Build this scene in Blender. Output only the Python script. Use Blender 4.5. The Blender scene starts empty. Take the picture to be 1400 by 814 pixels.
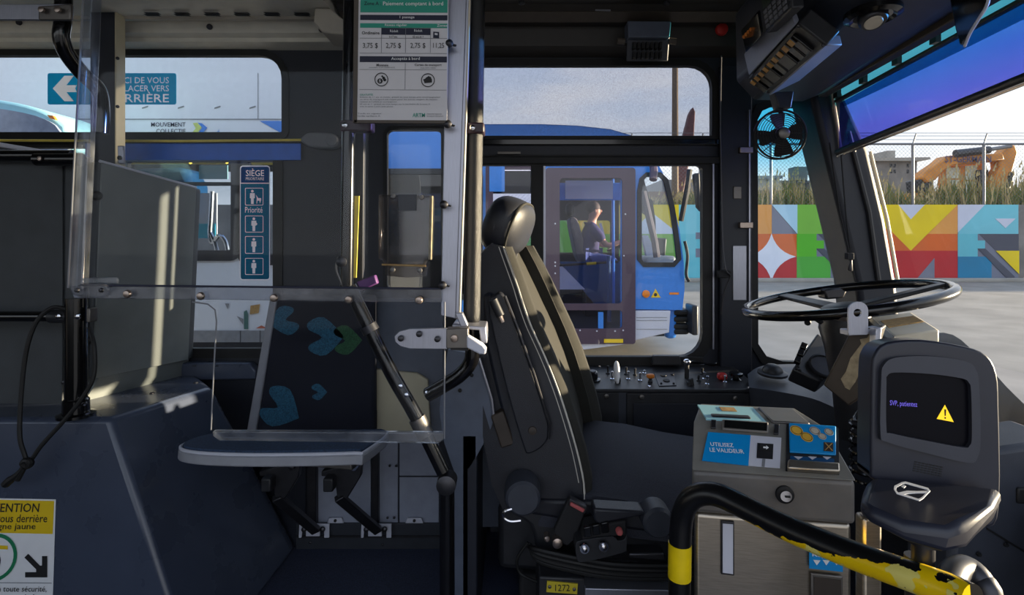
import bpy, bmesh, math, random
from mathutils import Vector, Matrix
random.seed(7)
SC = bpy.context.scene
COL = SC.collection
# ---------------------------------------------------------------- camera
F, CX, CY, ZC = 720.0, 700.0, 330.0, 1.25      # focal length and principal point in pixels of the 1400x814 frame, eye height
cam = bpy.data.cameras.new('camera'); camo = bpy.data.objects.new('camera', cam); COL.objects.link(camo)
cam.sensor_width = 36; cam.lens = F / 1400 * 36; cam.clip_start = 0.02; cam.clip_end = 800
cam.shift_y = -(407 - CY) / 1400
camo.location = (0, 0, ZC); camo.rotation_euler = (math.pi / 2, 0, 0)
SC.camera = camo
# ---------------------------------------------------------------- world, sun, exposure
w = bpy.data.worlds.new('sky'); SC.world = w; w.use_nodes = True
nt = w.node_tree; nt.nodes.clear()
def wn(t, **k):
    n = nt.nodes.new(t)
    for a, b in k.items(): setattr(n, a, b)
    return n
tc = wn('ShaderNodeTexCoord'); sep = wn('ShaderNodeSeparateXYZ'); ramp = wn('ShaderNodeValToRGB')
nt.links.new(tc.outputs['Generated'], sep.inputs[0]); nt.links.new(sep.outputs['Z'], ramp.inputs[0])
cr = ramp.color_ramp; cr.elements[0].position = 0.0; cr.elements[0].color = (.66, .65, .63, 1)
cr.elements[1].position = 0.75; cr.elements[1].color = (.30, .47, .80, 1)
e = cr.elements.new(.22); e.color = (.68, .75, .86, 1)
mp = wn('ShaderNodeMapping'); mp.inputs['Scale'].default_value = (1.5, 1.5, 7)
noi = wn('ShaderNodeTexNoise'); noi.inputs['Scale'].default_value = 2.2; noi.inputs['Detail'].default_value = 7
cl = wn('ShaderNodeValToRGB'); cl.color_ramp.elements[0].position = .42; cl.color_ramp.elements[1].position = .68
nt.links.new(tc.outputs['Generated'], mp.inputs[0]); nt.links.new(mp.outputs[0], noi.inputs['Vector']); nt.links.new(noi.outputs['Fac'], cl.inputs[0])
mx = wn('ShaderNodeMixRGB'); mx.inputs[2].default_value = (.86, .86, .88, 1)
nt.links.new(cl.outputs[0], mx.inputs[0]); nt.links.new(ramp.outputs[0], mx.inputs[1])
bg = wn('ShaderNodeBackground'); bg.inputs[1].default_value = 1.12
nt.links.new(mx.outputs[0], bg.inputs[0]); wo = wn('ShaderNodeOutputWorld'); nt.links.new(bg.outputs[0], wo.inputs[0])
sun = bpy.data.lights.new('sun', 'SUN'); sun.energy = 13.0; sun.angle = math.radians(.6); sun.color = (1, .82, .56)
suno = bpy.data.objects.new('sun', sun); COL.objects.link(suno)
SUN_FROM = Vector((1, .105, .072))
suno.rotation_euler = SUN_FROM.to_track_quat('Z', 'Y').to_euler(); suno.location = (30, -4, 8)
SC.view_settings.view_transform = 'Standard'; SC.view_settings.look = 'None'
SC.view_settings.gamma = 1; SC.view_settings.use_curve_mapping = False
SC.view_settings.exposure = 0.5
SC.cycles.transparent_max_bounces = 40
# ---------------------------------------------------------------- helpers
def P(x, y, Y): return Vector(((x - CX) * Y / F, Y, ZC - (y - CY) * Y / F))
def pa(x, y, Y): return ((x - CX) * Y / F, ZC - (y - CY) * Y / F)
class Fr:
    def __init__(s, o, u=(1, 0, 0), v=(0, 0, 1)):
        s.o = Vector(o); s.u = Vector(u).normalized(); v = Vector(v); v = v - s.u * v.dot(s.u); s.v = v.normalized(); s.n = s.u.cross(s.v)
    def pt(s, a, b, c=0): return s.o + s.u * a + s.v * b + s.n * c
def FY(Y): return Fr((0, Y, 0))
def rr(a0, b0, a1, b1, r, n=5):
    a0, a1 = min(a0, a1), max(a0, a1); b0, b1 = min(b0, b1), max(b0, b1)
    rs = r if isinstance(r, (list, tuple)) else (r, r, r, r)     # bl, br, tr, tl
    out = []
    for (cx, cy, q, t) in ((a0, b0, rs[0], 180), (a1, b0, rs[1], 270), (a1, b1, rs[2], 0), (a0, b1, rs[3], 90)):
        sx = 1 if cx == a0 else -1; sy = 1 if cy == b0 else -1
        if q <= 1e-6: out.append((cx, cy)); continue
        for i in range(n + 1):
            an = math.radians(t + 90 * i / n)
            out.append((cx + sx * q + q * math.cos(an), cy + sy * q + q * math.sin(an)))
    return out
def rpx(x0, y0, x1, y1, r, Y, n=5):
    a0, b0 = pa(x0, y0, Y); a1, b1 = pa(x1, y1, Y)
    rs = [q * Y / F for q in r] if isinstance(r, (list, tuple)) else r * Y / F
    return rr(a0, b1, a1, b0, rs, n)
def spl(pts, k=6, closed=False):
    pts = [Vector(p) for p in pts]; n = len(pts); out = []
    for i in range(n if closed else n - 1):
        p0 = pts[i - 1] if (i > 0 or closed) else pts[0]; p1 = pts[i]; p2 = pts[(i + 1) % n]
        p3 = pts[(i + 2) % n] if (i + 2 < n or closed) else pts[-1]
        for j in range(k):
            t = j / k
            out.append(.5 * (2 * p1 + (p2 - p0) * t + (2 * p0 - 5 * p1 + 4 * p2 - p3) * t * t + (3 * p1 - p0 - 3 * p2 + p3) * t ** 3))
    if not closed: out.append(pts[-1])
    return out
def spl2(pts, k=5, closed=True): return [(p.x, p.y) for p in spl([(a, b, 0) for a, b in pts], k, closed)]
class MB:
    def __init__(s): s.v = []; s.f = []
    def add(s, vs, fs):
        o = len(s.v); s.v += [Vector(v) for v in vs]; s.f += [tuple(i + o for i in f) for f in fs]; return s
    def hexa(s, p):
        return s.add(p, [(0, 1, 2, 3), (7, 6, 5, 4), (0, 4, 5, 1), (1, 5, 6, 2), (2, 6, 7, 3), (3, 7, 4, 0)])
    def box(s, x0, x1, y0, y1, z0, z1):
        return s.hexa([(x0, y0, z0), (x1, y0, z0), (x1, y1, z0), (x0, y1, z0), (x0, y0, z1), (x1, y0, z1), (x1, y1, z1), (x0, y1, z1)])
    def fbox(s, fr, a0, a1, b0, b1, c0, c1):
        return s.hexa([fr.pt(*q) for q in ((a0, b0, c0), (a1, b0, c0), (a1, b1, c0), (a0, b1, c0), (a0, b0, c1), (a1, b0, c1), (a1, b1, c1), (a0, b1, c1))])
    def prism(s, pts, vec):
        n = len(pts); vec = Vector(vec); vs = [Vector(p) for p in pts] + [Vector(p) + vec for p in pts]
        return s.add(vs, [tuple(range(n)), tuple(range(2 * n - 1, n - 1, -1))] + [(i, n + i, n + (i + 1) % n, (i + 1) % n) for i in range(n)])
    def fprism(s, fr, pts, c0, c1): return s.prism([fr.pt(a, b, c0) for a, b in pts], fr.n * (c1 - c0))
    def slab(s, px, Y, t, off=0): return s.fprism(FY(Y), [pa(x, y, Y) for x, y in px], -t, off)
    def slabxy(s, pts, Y, t): return s.fprism(FY(Y), pts, -t, 0)
    def tube(s, pts, r, n=12, closed=False, cap=True):
        pts = [Vector(p) for p in pts]; m = len(pts); rs = r if isinstance(r, list) else [r] * m
        T = []
        for i in range(m):
            a = pts[i - 1] if (i or closed) else pts[0]; b = pts[(i + 1) % m] if (i < m - 1 or closed) else pts[-1]
            d = b - a; T.append(d.normalized() if d.length > 1e-9 else Vector((0, 0, 1)))
        up = Vector((0, 0, 1)) if abs(T[0].z) < .9 else Vector((1, 0, 0))
        N = (up - T[0] * up.dot(T[0])).normalized(); vs = []; fs = []
        for i in range(m):
            N = (N - T[i] * N.dot(T[i])).normalized(); B = T[i].cross(N)
            for j in range(n):
                an = 2 * math.pi * j / n; vs.append(pts[i] + (N * math.cos(an) + B * math.sin(an)) * rs[i])
        for i in range(m if closed else m - 1):
            for j in range(n):
                a = i * n + j; b = i * n + (j + 1) % n; c = ((i + 1) % m) * n + (j + 1) % n; d = ((i + 1) % m) * n + j; fs.append((a, b, c, d))
        if not closed and cap: fs += [tuple(range(n - 1, -1, -1)), tuple(range((m - 1) * n, m * n))]
        return s.add(vs, fs)
    def cyl(s, a, b, r0, r1=None, n=18): return s.tube([a, b], [r0, r0 if r1 is None else r1], n)
    def lathe(s, o, ax, prof, n=20):          # prof: (radius, height along ax)
        o = Vector(o); ax = Vector(ax).normalized(); up = Vector((0, 0, 1)) if abs(ax.z) < .9 else Vector((1, 0, 0))
        N = ax.cross(up).normalized(); B = ax.cross(N); vs = []; fs = []; m = len(prof)
        for r, h in prof:
            for j in range(n):
                an = 2 * math.pi * j / n; vs.append(o + ax * h + (N * math.cos(an) + B * math.sin(an)) * max(r, 1e-5))
        for i in range(m - 1):
            for j in range(n): fs.append((i * n + j, i * n + (j + 1) % n, (i + 1) * n + (j + 1) % n, (i + 1) * n + j))
        fs += [tuple(range(n - 1, -1, -1)), tuple(range((m - 1) * n, m * n))]
        return s.add(vs, fs)
    def sell(s, c, r, e=1.0, R=None, nu=20, nv=12):   # superellipsoid
        c = Vector(c); R = R or Matrix.Identity(3); vs = []; fs = []
        def sp(v, p): return math.copysign(abs(v) ** p, v)
        for i in range(1, nv):
            th = -math.pi / 2 + math.pi * i / nv
            for j in range(nu):
                ph = 2 * math.pi * j / nu
                q = Vector((r[0] * sp(math.cos(th), e) * sp(math.cos(ph), e), r[1] * sp(math.cos(th), e) * sp(math.sin(ph), e), r[2] * sp(math.sin(th), e)))
                vs.append(c + R @ q)
        vs += [c + R @ Vector((0, 0, -r[2])), c + R @ Vector((0, 0, r[2]))]; k = (nv - 1) * nu
        for i in range(nv - 2):
            for j in range(nu): fs.append((i * nu + j, i * nu + (j + 1) % nu, (i + 1) * nu + (j + 1) % nu, (i + 1) * nu + j))
        for j in range(nu):
            fs.append((k, (j + 1) % nu, j)); fs.append((k + 1, (nv - 2) * nu + j, (nv - 2) * nu + (j + 1) % nu))
        return s.add(vs, fs)
    def loft(s, rings, closed=True, cap=True):
        n = len(rings[0]); vs = [Vector(p) for r in rings for p in r]; fs = []
        for i in range(len(rings) - 1):
            for j in range(n if closed else n - 1):
                fs.append((i * n + j, i * n + (j + 1) % n, (i + 1) * n + (j + 1) % n, (i + 1) * n + j))
        if cap and closed: fs += [tuple(range(n - 1, -1, -1)), tuple(range((len(rings) - 1) * n, len(rings) * n))]
        return s.add(vs, fs)
    def xf(s, M): s.v = [M @ v for v in s.v]; return s
    def __add__(s, o): return s.add(o.v, o.f)
    def build(s, name, mat, parent=None, label=None, cat=None, group=None, kind=None, bev=0, seg=2, ang=35, recalc=True):
        vs = s.v
        if parent is not None: loc = WLOC[parent.name]
        else:
            n = len(vs); loc = Vector((sum(v.x for v in vs) / n, sum(v.y for v in vs) / n, min(v.z for v in vs)))
        me = bpy.data.meshes.new(name); me.from_pydata([v - loc for v in vs], [], s.f)
        if recalc:
            bm = bmesh.new(); bm.from_mesh(me); bmesh.ops.recalc_face_normals(bm, faces=bm.faces); bm.to_mesh(me); bm.free()
        return finish(name, me, mat, parent, loc, label, cat, group, kind, bev, seg, ang)
WLOC = {}
def finish(name, me, mat, parent, loc, label, cat, group, kind, bev, seg, ang):
    me.update(); me.materials.append(mat)
    if ang:
        me.shade_smooth(); me.set_sharp_from_angle(angle=math.radians(ang))
    o = bpy.data.objects.new(name, me); COL.objects.link(o)
    if parent is not None: o.parent = parent; WLOC[o.name] = loc
    else: o.location = loc; WLOC[o.name] = Vector(loc)
    tag(o, label, cat, group, kind)
    if bev:
        m = o.modifiers.new('bevel', 'BEVEL'); m.width = bev; m.segments = seg; m.limit_method = 'ANGLE'; m.angle_limit = math.radians(40); m.harden_normals = False
    return o
def tag(o, label=None, cat=None, group=None, kind=None):
    if label: o['label'] = label
    if cat: o['category'] = cat
    if group: o['group'] = group
    if kind: o['kind'] = kind
def thing(name, label, cat, loc, group=None, kind=None):
    o = bpy.data.objects.new(name, None); o.empty_display_size = .05; COL.objects.link(o); o.location = loc; WLOC[o.name] = Vector(loc)
    tag(o, label, cat, group, kind); return o
def plate(name, mat, fr, outer, holes, c0, c1, parent=None, bev=0, **kw):
    """flat plate with holes, in the plane of fr"""
    cu = bpy.data.curves.new('tmp', 'CURVE'); cu.dimensions = '2D'; cu.fill_mode = 'BOTH'; cu.extrude = abs(c1 - c0) / 2
    for loop in [outer] + holes:
        sp = cu.splines.new('POLY'); sp.points.add(len(loop) - 1); sp.use_cyclic_u = True
        for q, (a, b) in zip(sp.points, loop): q.co = (a, b, 0, 1)
    ob = bpy.data.objects.new('tmp', cu); me0 = bpy.data.meshes.new_from_object(ob)
    mb = MB(); mc = (c0 + c1) / 2
    mb.add([fr.pt(v.co.x, v.co.y, v.co.z + mc) for v in me0.vertices], [tuple(p.vertices) for p in me0.polygons])
    bpy.data.objects.remove(ob); bpy.data.curves.remove(cu); bpy.data.meshes.remove(me0)
    o = mb.build(name, mat, parent, **kw)
    bm = bmesh.new(); bm.from_mesh(o.data); bmesh.ops.remove_doubles(bm, verts=bm.verts, dist=1e-6); bmesh.ops.recalc_face_normals(bm, faces=bm.faces); bm.to_mesh(o.data); bm.free()
    o.data.set_sharp_from_angle(angle=math.radians(35))
    return o
def txt(s, fr, a0, b0, a1, b1, mat, parent, c=.001, bold=0, name='lettering', keep=False):
    cu = bpy.data.curves.new('tmp', 'FONT'); cu.body = s; cu.size = 1; cu.resolution_u = 2; cu.offset = bold * .4
    ob = bpy.data.objects.new('tmp', cu); me0 = bpy.data.meshes.new_from_object(ob)
    if not len(me0.vertices): return None
    xs = [v.co.x for v in me0.vertices]; ys = [v.co.y for v in me0.vertices]
    x0, x1, y0, y1 = min(xs), max(xs), min(ys), max(ys); sx = (a1 - a0) / (x1 - x0); sy = (b1 - b0) / (y1 - y0)
    mb = MB(); mb.add([fr.pt(a0 + (v.co.x - x0) * sx, b0 + (v.co.y - y0) * sy, c) for v in me0.vertices], [tuple(p.vertices) for p in me0.polygons])
    bpy.data.objects.remove(ob); bpy.data.curves.remove(cu); bpy.data.meshes.remove(me0)
    return mb.build(name, mat, parent, ang=0, recalc=False)
def text_loops(s, a0, b0, a1, b1, bold=0):
    cu = bpy.data.curves.new('tmp', 'FONT'); cu.body = s; cu.size = 1; cu.resolution_u = 2; cu.offset = bold * .4
    ob = bpy.data.objects.new('tmp', cu); me = bpy.data.meshes.new_from_object(ob); cnt = {}
    key = lambda v: (round(me.vertices[v].co.x, 5), round(me.vertices[v].co.y, 5))
    for p in me.polygons:
        vs = list(p.vertices)
        for i in range(len(vs)): k = (key(vs[i]), key(vs[(i + 1) % len(vs)])); cnt[k] = cnt.get(k, 0) + 1
    nx_ = {}
    for (p, q) in cnt:
        if (q, p) not in cnt and p != q: nx_[p] = q
    xs = [v.co.x for v in me.vertices]; ys = [v.co.y for v in me.vertices]; x0, x1, y0, y1 = min(xs), max(xs), min(ys), max(ys)
    loops = []
    while nx_:
        st = next(iter(nx_)); lp = []; c = st
        while c in nx_: lp.append(c); c = nx_.pop(c)
        if len(lp) > 2: loops.append([(a0 + (x - x0) * (a1 - a0) / (x1 - x0), b0 + (y - y0) * (b1 - b0) / (y1 - y0)) for x, y in lp])
    bpy.data.objects.remove(ob); bpy.data.curves.remove(cu); bpy.data.meshes.remove(me); return loops
def ploops(s, x0, y0, x1, y1, Y, bold=0):
    a0, b0 = pa(x0, y1, Y); a1, b1 = pa(x1, y0, Y); return text_loops(s, a0, b0, a1, b1, bold)
def ptxt(s, x0, y0, x1, y1, Y, mat, parent, off=.001, bold=0):
    a0, b0 = pa(x0, y1, Y); a1, b1 = pa(x1, y0, Y)
    return txt(s, FY(Y), a0, b0, a1, b1, mat, parent, off, bold)
def flat(name, fr, pts, mat, parent, c=.001, t=.0006, **kw): return MB().fprism(fr, pts, c - t, c).build(name, mat, parent, ang=0, **kw)
def pflat(name, px, Y, mat, parent, off=.001, t=.0006, **kw): return flat(name, FY(Y), [pa(x, y, Y) for x, y in px], mat, parent, off, t, **kw)
def rect(x0, y0, x1, y1): return [(x0, y0), (x1, y0), (x1, y1), (x0, y1)]
def circ(cx, cy, r, n=20, ry=None): return [(cx + r * math.cos(2 * math.pi * i / n), cy + (ry or r) * math.sin(2 * math.pi * i / n)) for i in range(n)]
def ring(cx, cy, r0, r1, fr, name, mat, parent, c=.001, n=24):
    mb = MB(); vs = [fr.pt(cx + r * math.cos(2 * math.pi * i / n), cy + r * math.sin(2 * math.pi * i / n), c) for r in (r0, r1) for i in range(n)]
    mb.add(vs, [(i, (i + 1) % n, n + (i + 1) % n, n + i) for i in range(n)]); return mb.build(name, mat, parent, ang=0)
# ---------------------------------------------------------------- materials
def srgb(r, g, b):
    f = lambda c: (c / 255 / 12.92) if c / 255 <= .04045 else ((c / 255 + .055) / 1.055) ** 2.4
    return (f(r), f(g), f(b), 1)
def mat(name, col, rough=.5, metal=0, var=.12, scale=25, bump=0, bscale=None, spec=.5, emit=0, coat=0, stretch=None, transmit=None):
    m = bpy.data.materials.new(name); m.use_nodes = True; t = m.node_tree; b = t.nodes['Principled BSDF']
    if max(col[:3]) > 1.01 : col = srgb(*col[:3])
    b.inputs['Roughness'].default_value = rough; b.inputs['Metallic'].default_value = metal
    b.inputs['Specular IOR Level'].default_value = spec
    if coat: b.inputs['Coat Weight'].default_value = coat; b.inputs['Coat Roughness'].default_value = .08
    co = t.nodes.new('ShaderNodeTexCoord'); no = t.nodes.new('ShaderNodeTexNoise'); no.inputs['Scale'].default_value = scale; no.inputs['Detail'].default_value = 4
    src = co.outputs['Object']
    if stretch:
        mpn = t.nodes.new('ShaderNodeMapping'); mpn.inputs['Scale'].default_value = stretch; t.links.new(src, mpn.inputs[0]); src = mpn.outputs[0]
    t.links.new(src, no.inputs['Vector'])
    mr = t.nodes.new('ShaderNodeMapRange'); mr.inputs['From Min'].default_value = .3; mr.inputs['From Max'].default_value = .7
    mr.inputs['To Min'].default_value = 1 - var; mr.inputs['To Max'].default_value = 1 + var; t.links.new(no.outputs['Fac'], mr.inputs['Value'])
    vm = t.nodes.new('ShaderNodeVectorMath'); vm.operation = 'SCALE'; vm.inputs[0].default_value = col[:3]; t.links.new(mr.outputs[0], vm.inputs['Scale'])
    t.links.new(vm.outputs[0], b.inputs['Base Color'])
    mr2 = t.nodes.new('ShaderNodeMapRange'); mr2.inputs['To Min'].default_value = max(.02, rough * .85); mr2.inputs['To Max'].default_value = min(1, rough * 1.15)
    t.links.new(no.outputs['Fac'], mr2.inputs['Value']); t.links.new(mr2.outputs[0], b.inputs['Roughness'])
    if emit:
        t.links.new(vm.outputs[0], b.inputs['Emission Color']); b.inputs['Emission Strength'].default_value = emit
    if bump:
        n2 = t.nodes.new('ShaderNodeTexNoise'); n2.inputs['Scale'].default_value = bscale or scale * 8; n2.inputs['Detail'].default_value = 2; t.links.new(src, n2.inputs['Vector'])
        bp = t.nodes.new('ShaderNodeBump'); bp.inputs['Strength'].default_value = bump; bp.inputs['Distance'].default_value = .002
        t.links.new(n2.outputs['Fac'], bp.inputs['Height']); t.links.new(bp.outputs[0], b.inputs['Normal'])
    return m
def vinyl(name, col):
    m = bpy.data.materials.new(name); m.use_nodes = True; t = m.node_tree; t.nodes.clear(); c = srgb(*col)
    out = t.nodes.new('ShaderNodeOutputMaterial'); d = t.nodes.new('ShaderNodeBsdfDiffuse'); tr = t.nodes.new('ShaderNodeBsdfTranslucent'); mx_ = t.nodes.new('ShaderNodeMixShader'); mx_.inputs[0].default_value = .6
    no = t.nodes.new('ShaderNodeTexNoise'); no.inputs['Scale'].default_value = 30; mr = t.nodes.new('ShaderNodeMapRange'); mr.inputs['To Min'].default_value = .94; mr.inputs['To Max'].default_value = 1.06; t.links.new(no.outputs['Fac'], mr.inputs['Value'])
    vm = t.nodes.new('ShaderNodeVectorMath'); vm.operation = 'SCALE'; vm.inputs[0].default_value = c[:3]; t.links.new(mr.outputs[0], vm.inputs['Scale'])
    for n in (d, tr): t.links.new(vm.outputs[0], n.inputs[0])
    t.links.new(d.outputs[0], mx_.inputs[1]); t.links.new(tr.outputs[0], mx_.inputs[2]); t.links.new(mx_.outputs[0], out.inputs[0]); return m
def glassy(name, tint, refl=.06, rough=.02, haze=0, hazecol=(.8, .8, .8, 1), hscale=6):
    """thin clear sheet: light goes straight through, tinted; Fresnel-like gloss; optional dusty haze"""
    m = bpy.data.materials.new(name); m.use_nodes = True; t = m.node_tree; t.nodes.clear()
    out = t.nodes.new('ShaderNodeOutputMaterial'); tr = t.nodes.new('ShaderNodeBsdfTransparent'); tr.inputs[0].default_value = tint
    gl = t.nodes.new('ShaderNodeBsdfGlossy'); gl.inputs['Roughness'].default_value = rough; gl.inputs[0].default_value = (1, 1, 1, 1)
    lw = t.nodes.new('ShaderNodeLayerWeight'); lw.inputs[0].default_value = .5
    pw = t.nodes.new('ShaderNodeMath'); pw.operation = 'POWER'; pw.inputs[1].default_value = 4; t.links.new(lw.outputs['Facing'], pw.inputs[0])
    ma = t.nodes.new('ShaderNodeMath'); ma.operation = 'MULTIPLY_ADD'; ma.inputs[1].default_value = .5; ma.inputs[2].default_value = refl; t.links.new(pw.outputs[0], ma.inputs[0])
    mxs = t.nodes.new('ShaderNodeMixShader'); t.links.new(ma.outputs[0], mxs.inputs[0]); t.links.new(gl.outputs[0], mxs.inputs[2])
    src = tr.outputs[0]
    if haze:
        df = t.nodes.new('ShaderNodeBsdfDiffuse'); df.inputs[0].default_value = hazecol
        no = t.nodes.new('ShaderNodeTexNoise'); no.inputs['Scale'].default_value = hscale; no.inputs['Detail'].default_value = 6
        co = t.nodes.new('ShaderNodeTexCoord'); t.links.new(co.outputs['Object'], no.inputs['Vector'])
        hm = t.nodes.new('ShaderNodeMapRange'); hm.inputs['From Min'].default_value = .35; hm.inputs['From Max'].default_value = .8
        hm.inputs['To Min'].default_value = haze * .4; hm.inputs['To Max'].default_value = haze * 2; t.links.new(no.outputs['Fac'], hm.inputs['Value'])
        hx = t.nodes.new('ShaderNodeMixShader'); t.links.new(hm.outputs[0], hx.inputs[0]); t.links.new(tr.outputs[0], hx.inputs[1]); t.links.new(df.outputs[0], hx.inputs[2]); src = hx.outputs[0]
    t.links.new(src, mxs.inputs[1]); t.links.new(mxs.outputs[0], out.inputs[0]); return m
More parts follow.
